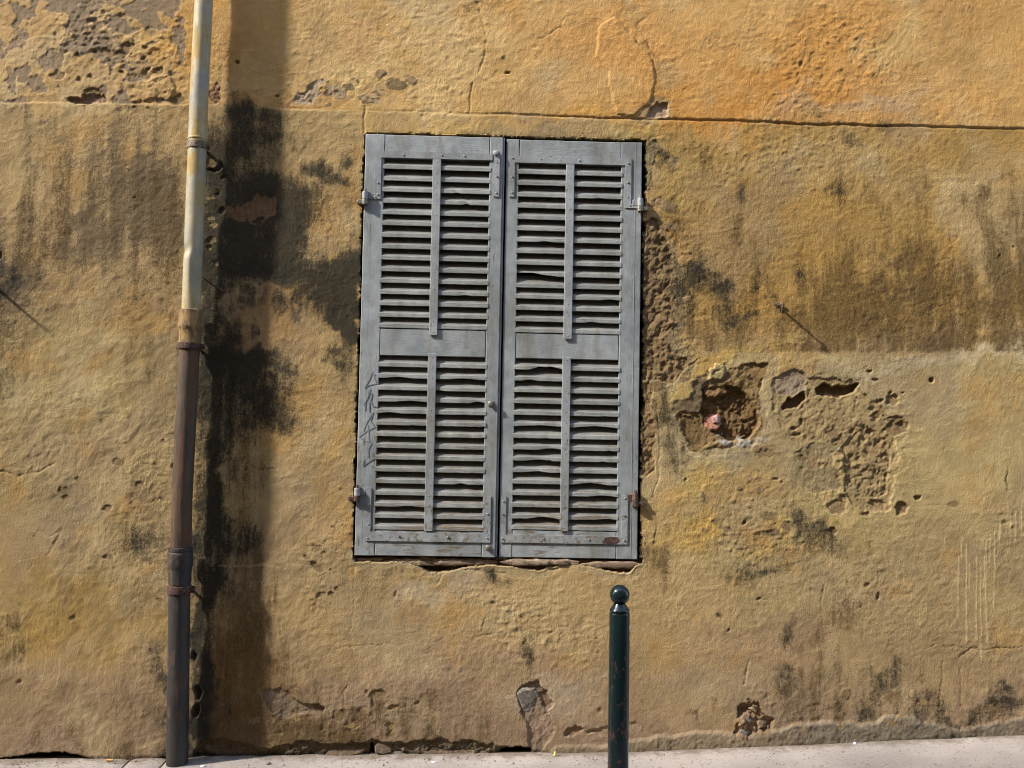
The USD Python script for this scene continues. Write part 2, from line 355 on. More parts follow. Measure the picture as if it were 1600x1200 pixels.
KERB = -1.25
pave = UsdGeom.Xform.Define(stage, '/World/pavement').GetPrim(); tag(pave, 'pale worn concrete pavement strip along the foot of the wall', kind='structure')
def pz(X, Y):
    p = np.stack([X * 3, Y * 3, X * 0], -1)
    return ground_z(X) + .006 * (meshkit.fbm(p, 3, 5) - .5) + .003 * (meshkit.fbm(p * 9, 2, 8) - .5) + .02 * Y
joints = [-14, -7.5, -3.1, at(204, 1187)[0], at(262, 1190)[0], 3.4, 8.0, 14]
for k in range(len(joints) - 1):
    a, b = joints[k] + .004, joints[k + 1] - .004
    part('paving_slab', sheet(a, b, KERB, .05, int(min(260, max(8, (b - a) / .02))), 66, pz), 'pavement', pave, smooth=50)
road = part('road', sheet(-40, 40, -5.0, KERB - .004, 160, 12, lambda X, Y: ground_z(X) - .14 + 0 * Y, skirt=.3), 'asphalt')
tag(road, 'dark asphalt street beyond the kerb', kind='structure')
gr = part('ground', sheet(-300, 300, -300, 300, 60, 60, lambda X, Y: np.full_like(X, -.75), skirt=.3), 'asphalt')
tag(gr, 'dark ground under the street', kind='structure')

# ------------------------------------------------------------------ the wall: one survey of its relief and stains
rng = np.random.default_rng(11)
D = .004
fx = np.arange(-1.66, 2.86, D); fz = np.arange(-.12, 3.12, D)
def grow(reach, far):
    """Distances outward from the finely surveyed part: cells widen slowly for a while, then quickly."""
    out, q, c = [], D, 0.0
    while c < far:
        q = min(q * 1.03, .012) if c < reach else q * 1.16
        c += q; out.append(c)
    return np.array(out)
xs = np.concatenate([fx[0] - grow(1.3, 9.0)[::-1], fx, fx[-1] + grow(1.3, 9.0)])
zs = np.concatenate([fz, fz[-1] + grow(.9, 8.0)])
NX, NZ = len(xs), len(zs)
X, Z = np.meshgrid(xs, zs)
U, V = survey(X, Z)
U = U.astype(np.float32); V = V.astype(np.float32)

def gn(sig, seed, aniso=1.0):
    """Smooth random field, standard deviation 1; sig in cells, aniso stretches it upright (>1) or along (<1)."""
    sz, sx = sig * math.sqrt(aniso), sig / math.sqrt(aniso)
    kz, kx = max(1, int(sz / 2.5)), max(1, int(sx / 2.5))
    r = np.random.default_rng(seed).standard_normal((NZ // kz + 6, NX // kx + 6))
    r = ndi.gaussian_filter(r, (sz / kz, sx / kx), mode='wrap')
    if kz > 1 or kx > 1: r = ndi.zoom(r, (kz, kx), order=2)
    r = r[kz:kz + NZ, kx:kx + NX] if r.shape[0] >= NZ + kz and r.shape[1] >= NX + kx else r[:NZ, :NX]
    return ((r - r.mean()) / r.std()).astype(np.float32)

def fb(sig, octs, seed, aniso=1.0, gain=.6):
    out, a, t = 0, 1.0, 0
    for o in range(octs):
        out = out + a * gn(max(sig / 2 ** o, .7), seed + o, aniso); t += a * a; a *= gain
    return out / math.sqrt(t)

n_big, n_mid, n_sm, n_fine = fb(110, 3, 1), fb(36, 4, 20), fb(10, 4, 40), fb(3.2, 3, 60)
streak = fb(12, 4, 80, aniso=14)
fine = (np.minimum(1, D / np.gradient(xs))[None, :] * np.minimum(1, D / np.gradient(zs))[:, None]).astype(np.float32)
fine = np.minimum(1, fine * 1.6); n_sm = n_sm * fine; n_fine = n_fine * fine; n_mid = n_mid * np.sqrt(fine); streak = streak * np.sqrt(fine)
warpU = (9 * fb(22, 5, 100, gain=.62)).astype(np.float32); warpV = (9 * fb(22, 5, 120, gain=.62)).astype(np.float32)
ss = lambda a, b, x: (lambda t: t * t * (3 - 2 * t))(np.clip((x - a) / (b - a), 0, 1))
S3 = lambda w: w[..., None]

def window(u0, v0, u1, v1, pad=40):
    p = np.array([at(u, v) for u in (u0 - pad, u1 + pad) for v in (v0 - pad, v1 + pad)])
    j0, j1 = np.searchsorted(xs, [p[:, 0].min(), p[:, 0].max()]); i0, i1 = np.searchsorted(zs, [p[:, 2].min(), p[:, 2].max()])
    return (slice(i0, max(i1, i0 + 1)), slice(j0, max(j1, j0 + 1)))

def ell(u, v, ru, rv, soft=.5, warp=2.2, hard=None):
    """(slice, weight) of an uneven spot."""
    s = window(u - ru * 1.5, v - rv * 1.5, u + ru * 1.5, v + rv * 1.5, 30)
    k = min(warp, min(ru, rv) / 12)
    r = np.hypot((U[s] + k * warpU[s] - u) / ru, (V[s] + k * warpV[s] - v) / rv) + .10 * n_sm[s]
    return s, 1 - ss(1 - soft, 1 + soft * .6, r)

def inside(pts, warp=.5):
    """(slice, depth inside the outline in survey units, negative outside)."""
    pts = np.asarray(pts, float); a, b = pts.min(0), pts.max(0)
    s = window(a[0], a[1], b[0], b[1], 25)
    u = U[s] + warp * (.45 * warpU[s] + 1.6 * n_sm[s] + 1.0 * n_fine[s]); v = V[s] + warp * (.45 * warpV[s] + 1.6 * n_fine[s] - 1.3 * n_sm[s])
    odd = np.zeros(u.shape, bool)
    for (x0, y0), (x1, y1) in zip(pts, np.roll(pts, -1, 0)):
        if y0 == y1: continue
        odd ^= ((v < y0) != (v < y1)) & (u < (x1 - x0) * (v - y0) / (y1 - y0) + x0)
    q = 1.6
    return s, ndi.gaussian_filter((ndi.distance_transform_edt(odd) - ndi.distance_transform_edt(~odd)) * q, .75)

def line(pts, warp=.5, jit=1.0):
    """(slice, distance in survey units) to a broken line."""
    pts = np.asarray(pts, float); a, b = pts.min(0), pts.max(0)
    s = window(a[0], a[1], b[0], b[1], 30)
    u = U[s] + warp * .5 * warpU[s] + jit * 1.2 * n_sm[s]; v = V[s] + warp * .5 * warpV[s] - jit * 1.2 * n_fine[s]
    d = np.full(u.shape, 1e9, np.float32)
    for p, q in zip(pts[:-1], pts[1:]):
        e = q - p; t = np.clip(((u - p[0]) * e[0] + (v - p[1]) * e[1]) / max(e @ e, 1e-9), 0, 1)
        d = np.minimum(d, np.hypot(u - p[0] - t * e[0], v - p[1] - t * e[1]))
    return s, d

# --- the courses of the wall
vL = np.interp(U, [-400, 0, 300, 600, 1000, 1600, 2000], [148, 159, 164, 174, 184, 203, 216]).astype(np.float32) + 1.0 * n_mid + .5 * n_sm
top = 1 - ss(-1.5, 1.5, V - vL)                        # 1 above the joint between the two coats
H = .0045 * n_big + .0006 * n_mid + .00018 * n_sm        # height of the plaster, metres, out of the wall
tex = np.ones_like(H)
A = np.empty(H.shape + (3,), np.float32); B = np.empty_like(A)
A[:] = alb(178, 146, 92); B[:] = alb(116, 96, 66)
W = np.full_like(H, -.12); M = np.full_like(H, -.42); R = np.full_like(H, -.42); DR = np.zeros_like(H)

def tone(c, w, s=(slice(None), slice(None)), arr=None):
    arr = A if arr is None else arr
    arr[s] = arr[s] * (1 - S3(w)) + np.asarray(c, np.float32) * S3(w)
def spots(lst, fn, soft=.6):
    for q in lst:
        s, w = ell(*q[:4], soft=soft); fn(s, w, *q[4:])

# tones of the lower coat
tone(alb(160, 130, 86), ss(330, 250, U) * ss(180, 620, V)); tone(alb(172, 144, 92), ss(340, 250, U) * ss(480, 620, V))
tone(alb(170, 132, 64), ss(980, 1060, U) * ss(560, 480, V))
tone(alb(178, 152, 96), ss(1000, 1100, U) * ss(552, 556, V + .6 * n_sm))
tone(alb(160, 130, 92), ss(900, 1130, V + 30 * n_mid)); tone(alb(146, 120, 92), ss(1040, 1180, V + 30 * n_mid) * .8)
# the upper coat
tone(alb(205, 158, 88), top); tone(alb(192, 152, 92), top * ss(320, 280, U))
tone(alb(202, 146, 66), top * ss(-.3, 1.2, n_mid + .35 * n_big) * ss(500, 900, U) * .8)
def tn(s, w, c, k): tone(alb(*c), w * k, s)
spots([(640, 90, 210, 90, (212, 176, 112), .75), (1200, 150, 190, 38, (200, 136, 48), .85), (1310, 75, 90, 60, (202, 142, 58), .7), (960, 70, 130, 60, (206, 144, 64), .6),
       (1110, 70, 120, 60, (208, 158, 84), .6), (1400, 70, 70, 50, (204, 168, 100), .7), (1500, 110, 110, 70, (204, 160, 92), .6), (1390, 165, 60, 26, (196, 160, 112), .7),
       (1290, 170, 90, 16, (190, 152, 104), .6), (1040, 170, 40, 40, (200, 142, 60), .5), (560, 60, 50, 30, (196, 144, 84), .5), (400, 60, 60, 70, (192, 150, 80), .6),
       (480, 70, 40, 90, (198, 158, 96), .7), (360, 90, 30, 90, (176, 126, 62), .5), (280, 60, 26, 90, (206, 152, 64), .8), (700, 200, 160, 20, (206, 164, 88), .7), (900, 195, 120, 16, (208, 152, 62), .7),
       (1020, 215, 40, 26, (172, 150, 84), .8), (60, 120, 90, 50, (192, 154, 92), .7), (200, 40, 90, 40, (202, 164, 98), .7),
       # lower coat, left bay
       (150, 560, 150, 90, (176, 150, 94), .7), (230, 470, 50, 40, (176, 138, 74), .8), (120, 690, 120, 60, (174, 146, 104), .7), (40, 880, 90, 60, (164, 132, 72), .7), (180, 970, 130, 60, (158, 126, 66), .8),
       (60, 950, 80, 60, (160, 128, 62), .8), (140, 1090, 140, 50, (148, 120, 84), .7), (80, 860, 90, 50, (168, 140, 100), .6), (250, 760, 40, 60, (150, 124, 84), .6),
       # between pipe and window
       (520, 340, 36, 60, (192, 150, 84), .8), (490, 620, 60, 90, (186, 150, 92), .8), (410, 500, 60, 55, (180, 130, 62), .85), (395, 325, 22, 20, (160, 104, 68), .9), (400, 320, 30, 30, (136, 92, 64), .8),
       (480, 760, 60, 80, (178, 144, 92), .7), (540, 700, 24, 120, (188, 146, 74), .8), (545, 830, 22, 40, (176, 122, 44), .6), (390, 860, 60, 70, (148, 112, 66), .6), (560, 300, 14, 80, (172, 128, 60), .6),
       # under the window
       (620, 960, 100, 60, (182, 150, 98), .8), (850, 950, 150, 50, (184, 154, 102), .8), (1080, 960, 110, 70, (182, 150, 98), .8), (700, 1060, 160, 60, (166, 136, 98), .7), (900, 1060, 120, 50, (174, 144, 108), .6),
       (690, 912, 60, 20, (176, 156, 130), .6), (850, 1075, 70, 46, (176, 158, 128), .5), (450, 1130, 140, 40, (136, 106, 76), .8), (360, 1060, 60, 60, (146, 106, 58), .7), (620, 1100, 120, 50, (152, 124, 94), .6),
       # right bay
       (1130, 800, 110, 60, (188, 146, 62), .85), (1090, 620, 40, 70, (182, 152, 80), .8), (1150, 560, 90, 20, (190, 156, 78), .8), (1480, 700, 150, 130, (182, 156, 100), .8), (1450, 568, 190, 14, (204, 182, 136), .9), (1250, 566, 120, 10, (196, 168, 108), .7), (1380, 600, 60, 40, (190, 164, 112), .5),
       (1300, 880, 60, 46, (182, 146, 66), .7), (1250, 930, 120, 60, (164, 138, 92), .6), (1500, 900, 150, 90, (164, 136, 90), .8), (1400, 1010, 160, 60, (152, 124, 86), .7), (1200, 1030, 130, 50, (162, 130, 94), .7),
       (1060, 560, 30, 30, (186, 156, 92), .8), (1090, 700, 50, 40, (176, 162, 118), .7), (1260, 630, 80, 60, (170, 146, 102), .7), (1460, 280, 120, 60, (184, 150, 88), .7), (1250, 250, 160, 50, (180, 146, 88), .7),
       (1200, 360, 170, 70, (176, 134, 58), .6), (1060, 270, 50, 60, (168, 138, 76), .6), (1120, 1090, 120, 40, (158, 132, 100), .6), (1300, 1110, 140, 40, (146, 122, 92), .7)], tn)
# uneven limewash: beige, grey and ochre clouds
cl1, cl2, cl3 = fb(26, 4, 400), fb(40, 4, 420), fb(16, 4, 440)
tone(alb(190, 164, 116), ss(.5, 2.0, cl1) * .5); tone(alb(146, 124, 92), ss(.5, 2.0, cl2) * .45 * (1 - .6 * top)); tone(alb(186, 138, 62), ss(.7, 2.2, cl3) * .45 * ss(1150, 950, V))
# where paint is lost to grey-brown mortar
W += ss(310, 270, U) * (1 - top) * (.46 * np.exp(-((V - 320) / 150) ** 2) + .05) + .16 * n_mid * ss(1200, 900, V) + .05
W += ss(300, 285, U) * top * .36 + .10 * n_sm * (.4 + .6 * top) + .08 * streak * (1 - top) * ss(330, 300, U) * ss(480, 380, V)
tone(alb(146, 122, 92), ss(310, 290, U) * top, arr=B)
def up(arr):
    def f(s, w, k): arr[s] = arr[s] + w * k
    return f
spots([(90, 400, 130, 60, .30), (180, 330, 90, 80, .22), (240, 300, 50, 120, .2), (230, 620, 40, 160, .18), (250, 470, 30, 60, .1), (40, 250, 60, 60, -.1), (90, 300, 40, 110, -.12), (130, 480, 70, 50, -.15),
       (200, 30, 40, 30, .35), (230, 95, 60, 40, .35), (110, 92, 50, 20, .3), (160, 40, 30, 30, .25), (275, 60, 10, 45, .35), (150, 150, 40, 16, .3), (60, 60, 60, 50, -.2), (250, 40, 40, 50, -.22), (90, 140, 70, 20, -.25), (250, 140, 30, 20, -.25),
       (270, 840, 26, 70, .25), (120, 780, 60, 40, .2), (30, 460, 40, 60, .2), (420, 640, 50, 60, .2), (1260, 760, 60, 60, .35), (1290, 990, 70, 40, .45), (1180, 880, 90, 24, .3), (1330, 880, 40, 40, .3),
       (1060, 400, 40, 90, .3), (760, 915, 60, 16, .4), (1030, 870, 50, 36, .4), (620, 1090, 90, 60, .25), (480, 1150, 120, 40, .35), (1160, 1120, 60, 30, .3), (1420, 1100, 120, 40, .35), (1560, 1090, 60, 40, .4), (100, 1130, 120, 40, .2), (1260, 1070, 60, 50, .3),
       (300, 430, 18, 120, .3), (590, 930, 20, 20, .2), (560, 930, 60, 16, -.1), (1330, 1040, 90, 30, .2)], up(W), .8)
tone(alb(150, 126, 92), ss(1100, 1200, U) * ss(560, 640, V) * .7, arr=B); tone(alb(118, 106, 90), ss(980, 1080, V) * .7, arr=B)
spots([(1260, 890, 120, 60, (118, 104, 76), .9), (1290, 990, 70, 50, (112, 86, 58), .9), (760, 912, 80, 24, (84, 66, 46), .9), (1030, 870, 60, 40, (110, 84, 54), .8), (1420, 1100, 150, 50, (110, 100, 88), .8)],
      lambda s, w, c, k: tone(alb(*c), w * k, s, B))
# black mould
M += .62 * np.exp(-((U - np.interp(V, [0, 220, 600, 1190], [352, 336, 322, 312])) / 15) ** 2) * ss(170, 230, V)  # real mould strip, strengthened to paint shade into the gap beside the pipe
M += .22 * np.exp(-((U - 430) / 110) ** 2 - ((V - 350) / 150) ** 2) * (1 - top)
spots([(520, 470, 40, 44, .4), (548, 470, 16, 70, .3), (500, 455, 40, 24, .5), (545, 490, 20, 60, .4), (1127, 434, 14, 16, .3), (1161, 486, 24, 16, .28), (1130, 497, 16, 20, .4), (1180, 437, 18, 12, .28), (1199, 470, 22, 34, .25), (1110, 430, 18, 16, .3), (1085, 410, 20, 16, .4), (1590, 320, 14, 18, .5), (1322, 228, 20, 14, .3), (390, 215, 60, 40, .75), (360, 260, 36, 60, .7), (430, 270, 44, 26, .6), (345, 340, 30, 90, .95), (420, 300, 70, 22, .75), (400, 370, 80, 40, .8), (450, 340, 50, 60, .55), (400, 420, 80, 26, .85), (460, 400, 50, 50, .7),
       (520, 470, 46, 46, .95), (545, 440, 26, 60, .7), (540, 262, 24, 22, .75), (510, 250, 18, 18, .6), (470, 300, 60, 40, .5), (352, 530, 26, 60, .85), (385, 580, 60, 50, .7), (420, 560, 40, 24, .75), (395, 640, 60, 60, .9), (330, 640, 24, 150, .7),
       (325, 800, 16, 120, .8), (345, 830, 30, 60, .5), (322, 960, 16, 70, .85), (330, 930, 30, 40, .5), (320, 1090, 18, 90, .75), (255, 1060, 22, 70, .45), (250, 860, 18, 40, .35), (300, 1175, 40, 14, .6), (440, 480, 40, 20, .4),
       (10, 420, 26, 60, .55), (40, 990, 40, 40, .35), (20, 900, 20, 30, .3), (550, 480, 14, 160, .3),
       (1025, 440, 22, 60, .45), (1085, 450, 26, 40, .5), (1125, 460, 26, 36, .15), (1040, 240, 24, 20, .4), (1195, 470, 26, 30, .15), (1240, 440, 20, 26, .35), (1160, 320, 16, 40, .3), (1030, 650, 20, 70, .5), (1040, 720, 20, 40, .4),
       (765, 905, 22, 20, .7), (1260, 850, 40, 30, .42), (1330, 870, 40, 26, .42), (1180, 900, 60, 16, .35), (1235, 1000, 20, 22, .4), (1250, 1065, 26, 20, .3), (1370, 1100, 24, 36, .5), (1480, 1095, 30, 40, .5), (1580, 1080, 24, 22, .6),
       (1440, 1085, 30, 30, .4), (1530, 1110, 60, 20, .35), (1470, 1120, 120, 26, .25), (1370, 1090, 30, 40, .3), (1250, 1110, 40, 26, .25), (500, 1170, 120, 16, .35), (340, 1140, 26, 50, .35), (690, 1160, 60, 14, .3), (1085, 1125, 24, 10, .75), (820, 1010, 10, 40, .35), (640, 880, 60, 10, .3), (1370, 1060, 60, 20, .3), (1310, 300, 26, 10, .3), (1380, 200, 30, 8, .35)], up(M), .95)
M += (.14 * n_sm + .14 * n_mid) * ss(-.42, .1, M) + .10 * streak * ss(-.4, -.05, M)
M = np.where(M > -.40, M + .12 * ss(-.4, -.2, M), M)
# brown soot on the right, and shade painted along the drainpipe
R += (.26 * ss(1180, 1330, U) * ss(340, 470, V) + .22 * ss(1040, 1120, U) * ss(300, 480, V) + .12 * ss(1000, 1100, U)) * ss(190, 230, V) * (V < 700)
R += .50 * np.exp(-((U - 376) / 46) ** 2) * ss(540, 620, V) + .18 * np.exp(-((U - 330) / 60) ** 2) * ss(180, 260, V)  # brown band painted into the pipe's shadow to soften its edge
spots([(1330, 462, 34, 34, .55), (1318, 445, 20, 50, .45), (1372, 456, 26, 26, .45), (1345, 485, 60, 26, .45), (1495, 505, 34, 36, .6), (1506, 540, 48, 14, .75), (1540, 462, 36, 26, .6), (1588, 465, 26, 24, .65), (1532, 396, 20, 60, .75), (1524, 330, 34, 34, .6), (1500, 325, 24, 30, .4),
       (1587, 350, 20, 34, .65), (1595, 395, 14, 50, .55), (1550, 430, 40, 24, .4), (1412, 412, 14, 30, .45), (1450, 420, 40, 26, .4), (1425, 460, 24, 16, .5), (1420, 505, 14, 14, .55), (1450, 530, 26, 16, .5), (1390, 520, 26, 20, .45), (1322, 405, 12, 34, .45), (1325, 300, 20, 26, .35),
       (1161, 374, 14, 22, .55), (1300, 480, 40, 24, .4), (1120, 500, 60, 40, .35), (1230, 520, 70, 24, .3), (1060, 345, 36, 44, .55), (1290, 1000, 46, 36, .55), (200, 350, 120, 60, .25), (20, 520, 26, 60, .45), (120, 965, 24, 18, .55), (60, 380, 60, 100, .3), (250, 400, 40, 120, .3),
       (1010, 860, 24, 60, .55), (235, 870, 26, 46, .55), (10, 940, 20, 20, .6), (370, 900, 50, 120, .3), (420, 1060, 80, 60, .4), (1310, 1090, 60, 40, .4), (470, 1100, 60, 30, .35), (560, 1150, 190, 34, .45), (140, 1160, 160, 20, .35), (360, 1150, 60, 50, .5), (700, 1130, 120, 40, .3), (430, 1140, 120, 50, .4), (560, 1120, 60, 30, .3), (330, 1130, 30, 60, .4), (440, 1100, 110, 70, .3), (500, 1160, 90, 30, .4), (380, 1010, 60, 60, .25), (1380, 1150, 200, 20, .25), (1240, 1070, 40, 30, .3), (1450, 1060, 90, 30, .2), (60, 300, 50, 120, .3), (110, 420, 120, 60, .25), (240, 560, 50, 90, .25), (80, 1060, 110, 60, .2), (220, 1120, 80, 50, .25), (1560, 1000, 60, 90, .2), (150, 250, 120, 60, .2), (1120, 1130, 50, 26, .3), (1560, 1130, 60, 30, .35), (1400, 1130, 60, 30, .3),
       (1040, 870, 50, 30, .4), (1000, 1060, 80, 30, .2), (1500, 1120, 100, 40, .3), (1380, 300, 60, 60, .2), (1100, 230, 30, 30, .25), (300, 200, 30, 40, .2), (470, 250, 90, 40, .25), (430, 470, 90, 20, .25), (1290, 930, 40, 30, .3), (880, 1100, 90, 30, .2), (640, 1040, 140, 30, .2)], up(R), .95)
R += (.16 * streak + .14 * fb(7, 4, 460, aniso=4)) * ss(-.4, -.05, R) + .1 * n_sm * ss(-.42, 0, R)
kb = 1 - ss(545, 556, V + 1.0 * n_sm)                  # the wash below the line at the right stops the soot
R = np.where((U > 1080) & (V < 700), R * kb - .42 * (1 - kb), R)
M = np.where((U > 1200) & (V < 700), M * kb - .42 * (1 - kb), M)

# --- relief
spots([(220, 90, 110, 80, 1.2), (130, 60, 90, 60, .7), (560, 150, 110, 30, 1.0), (1300, 80, 120, 80, .7), (720, 120, 120, 60, .4), (1160, 210, 150, 60, .5), (1330, 720, 80, 90, 1.6), (1170, 820, 90, 60, .8), (860, 950, 150, 50, .7), (500, 900, 40, 70, 1.0),
       (1180, 1120, 60, 40, 1.2), (1400, 1110, 220, 40, .8), (500, 1120, 120, 50, .6), (240, 740, 50, 60, .8), (60, 730, 60, 40, .6), (1360, 960, 60, 60, .7), (1040, 430, 40, 140, 1.2), (140, 560, 120, 60, -.3), (1500, 720, 100, 120, -.35), (1560, 900, 60, 80, -.35), (1500, 80, 100, 70, -.3), (1100, 60, 80, 50, -.2),
       (90, 1050, 140, 60, -.2), (400, 820, 60, 120, -.3), (400, 60, 60, 60, -.2)], up(tex))
tex = np.clip(tex * (1 + .22 * n_mid), .3, 3.2)
lump = gn(2.9, 200); grain = gn(1.5, 201); worm = gn(1.75, 202, aniso=.42)
H += .70 * fine * tex * (.00015 * lump + .00040 * grain + .00056 * np.maximum(worm, -.1) + .00024 * gn(.75, 203))
pit = ss(2.5, 3.3, gn(1.5, 205)) ; H -= .0012 * fine * pit * (.3 + .5 * tex)
scratch = ss(2.4, 3.3, gn(1.8, 206, aniso=.12)) + ss(2.6, 3.4, gn(1.7, 207, aniso=9)); H -= .0008 * fine * scratch
# flaked paint, upper left: the lost coat leaves a step
flake = ss(.40, .60, W + .20 * n_sm + .12 * n_fine) * (top * ss(320, 296, U) + .35 * ss(320, 296, U) * ss(560, 420, V) * (1 - top) * 0)
H -= .0019 * flake
W = np.where((U < 300) & (V < vL), W * .2 + flake * .95 - .15, W)
# joint between the coats
joint = np.exp(-((V - vL) / 1.5) ** 2)
H += (1 - top) * .0032 * ss(1000, 500, U) * ss(-1.8, .6, n_mid + .4 * n_sm) + top * .0030 * ss(820, 1150, U)
H -= joint * (.0035 * ss(500, 900, U) + .001)
s, d = line([(569, 168), (570, 190), (571, 208)]); H[s] -= .003 * np.exp(-(d / 1.6) ** 2)
s, d = line([(1005, 186), (1030, 210), (1010, 222)]); H[s] -= .002 * np.exp(-(d / 2.2) ** 2)

def groove(pts, dep, wid, rim=0.0, warp=.5, jit=1.0):
    s, d = line(pts, warp, jit); H[s] -= .55 * dep * (.55 + .45 * ss(-.8, .8, n_sm[s])) * np.exp(-(d / (.75 * wid)) ** 2); R[s] += .55 * np.exp(-(d / 1.25) ** 2) * ss(-.9, .6, n_sm[s])
    if rim: H[s] += rim * np.exp(-((d - 2.2 * wid) / (1.5 * wid)) ** 2)
for q in [([(742, 0), (752, 30), (760, 50), (757, 85), (752, 108)], .004, 2.2), ([(742, 128), (738, 150), (734, 172)], .0045, 1.8), ([(880, 25), (876, 40), (862, 52), (846, 60)], .003, 2.2),
          ([(1018, 22), (990, 40), (1010, 65), (1022, 90)], .0022, 2.0), ([(1008, 60), (1015, 80), (1028, 92)], .0025, 2),
          ([(320, 708), (350, 718), (372, 721), (388, 728), (400, 734), (426, 736)], .005, 1.5), ([(0, 736), (26, 746), (52, 742), (70, 735), (86, 727)], .005, 2.2), ([(38, 686), (48, 696), (60, 698)], .003, 2),
          ([(1016, 480), (1022, 560), (1010, 610), (1028, 650), (1030, 690), (1027, 740), (1018, 775)], .006, 1.8), ([(1026, 815), (1022, 850)], .003, 1.4), ([(1538, 590 + 120), (1578, 740), (1576, 775)], .002, 1.5),
          ([(545, 1070), (538, 1082), (540, 1100)], .004, 1.8), ([(740, 992), (768, 992), (768, 985)], .003, 1.6), ([(790, 988), (791, 1020)], .0035, 1.7), ([(752, 985), (757, 965)], .0025, 1.5),
          ([(905, 1005), (940, 1018)], .003, 1.6), ([(1172, 1035), (1166, 1070)], .0045, 2.6), ([(1445, 1010), (1490, 1007), (1520, 1012), (1600, 1012)], .004, 1.8), ([(1500, 1022), (1514, 1014)], .006, 3),
          ([(1282, 918), (1280, 960), (1282, 985)], .003, 1.6), ([(1576, 712), (1578, 775)], .0025, 1.4), ([(530, 1012), (580, 1008), (640, 1006)], .0025, 1.6), ([(555, 885), (553, 960), (550, 1020)], .002, 1.2),
          ([(1270, 1075), (1284, 1100), (1300, 1120)], .003, 2.2), ([(1090, 1115), (1097, 1145)], .005, 2.2), ([(1475, 1030), (1470, 1110)], .003, 1.8), ([(1500, 1040), (1506, 1100)], .003, 1.6),
          ([(60, 835), (80, 840), (98, 832), (90, 850), (75, 868)], .004, 3), ([(1052, 596), (1072, 570), (1088, 560)], .010, 2.2), ([(940, 1144), (952, 1138)], .004, 2)]:
    groove(*q)
# raised patches of older plaster
s, d = inside([(936, 40), (960, 25), (985, 55), (1010, 80), (1020, 120), (1015, 160), (985, 180), (966, 176), (955, 150), (950, 112), (928, 86)], .5); H[s] += .0038 * ss(-1.2, 1.6, d)
s, d = inside([(1440, 580), (1700, 560), (1700, 620), (1500, 640)], .6)
s, d = inside([(170, 40), (215, 60), (262, 70), (282, 92), (270, 120), (215, 118), (190, 80)], .7); H[s] += .0032 * ss(-1.5, 2, d) * (.6 + .3 * n_sm[s]); W[s] -= .5 * ss(-1, 3, d)
s, d = inside([(190, 128), (262, 122), (274, 140), (262, 158), (205, 156)], .7); H[s] += .004 * ss(-1.5, 2, d); W[s] -= .6 * ss(-1, 3, d)
# scaling under the drip line, left and right
pebbly = gn(3.0, 300); crumb = fb(4.2, 4, 310, gain=.8); crumb2 = fb(2.4, 3, 330, gain=.7)

def scar(pts, dep, col, rough=.002, edge=1.4, warp=.75, lip=0.0, under=None, keep=0.0, grainy=1.0):
    """Plaster broken away inside an outline: its floor lies dep metres back, crumbly, bare."""
    s, d = inside(pts, warp)
    w = ss(-.6, edge, d)
    if dep > .0075 and pts[0][1] < 1060:          # the finish coat has come off in a wider, ragged rim
        rim = ss(-11, -8, d + 4.5 * n_sm[s] + 3 * n_mid[s]) * (1 - w)
        H[s] -= .0012 * rim; tone(alb(172, 150, 108), rim * .55, s); W[s] += .2 * rim
    floor = -dep + .85 * rough * (.65 * crumb[s] + .45 * crumb2[s] * grainy)
    H[s] = H[s] * (1 - w) + w * (floor + keep * H[s])
    if lip: H[s] += lip * np.exp(-((d + 2.0) / 2.0) ** 2) * ss(-1, 1, n_sm[s])
    w2 = ss(-.8, .8, d)
    tone(alb(*col), w2, s, B); tone(alb(*col), w2 * .9, s, A); W[s] = W[s] * (1 - w2) + .9 * w2
    M[s] = np.where(d > 0, np.minimum(M[s], -.1), M[s]); R[s] = np.where(d > 0, np.minimum(R[s], 0), R[s]); tex[s] += w * .8
    return s, d

# the battered area at the right
scar([(1205, 598), (1235, 585), (1270, 592), (1330, 592), (1372, 630), (1396, 672), (1402, 735), (1390, 800), (1352, 800), (1328, 775), (1330, 705), (1296, 690), (1240, 694), (1208, 650)], .0028, (164, 138, 90), .0018, keep=.6)
scar([(1318, 690), (1350, 668), (1385, 690), (1392, 730), (1388, 770), (1365, 778), (1335, 765), (1322, 730)], .0045, (158, 132, 86), .0026, keep=.4)
scar([(1238, 706), (1290, 690), (1322, 680), (1308, 716), (1330, 765), (1302, 772), (1262, 762), (1240, 740)], .0030, (152, 130, 88), .0009, keep=.7, warp=1.2)
scar([(1208, 592), (1238, 580), (1260, 588), (1262, 614), (1235, 622), (1210, 618)], .0055, (166, 142, 112), .0009, keep=.3)
scar([(1060, 648), (1066, 640), (1098, 644), (1103, 622), (1102, 600), (1112, 590), (1140, 594), (1146, 576), (1172, 568), (1200, 570), (1192, 596), (1184, 640), (1192, 668), (1172, 690), (1138, 696), (1112, 702), (1086, 712), (1076, 704), (1066, 682)], .010, (138, 110, 66), .0026)
scar([(1064, 646), (1092, 648), (1108, 662), (1112, 690), (1094, 708), (1080, 700), (1068, 676)], .016, (136, 106, 64), .0018)
scar([(1102, 606), (1150, 604), (1166, 612), (1182, 640), (1186, 664), (1170, 682), (1140, 688), (1118, 676), (1106, 664), (1096, 644), (1104, 622)], .030, (120, 92, 54), .0060)
scar([(1104, 604), (1138, 605), (1140, 616), (1106, 620)], .018, (140, 106, 66), .003)
cr_ = np.random.default_rng(77)
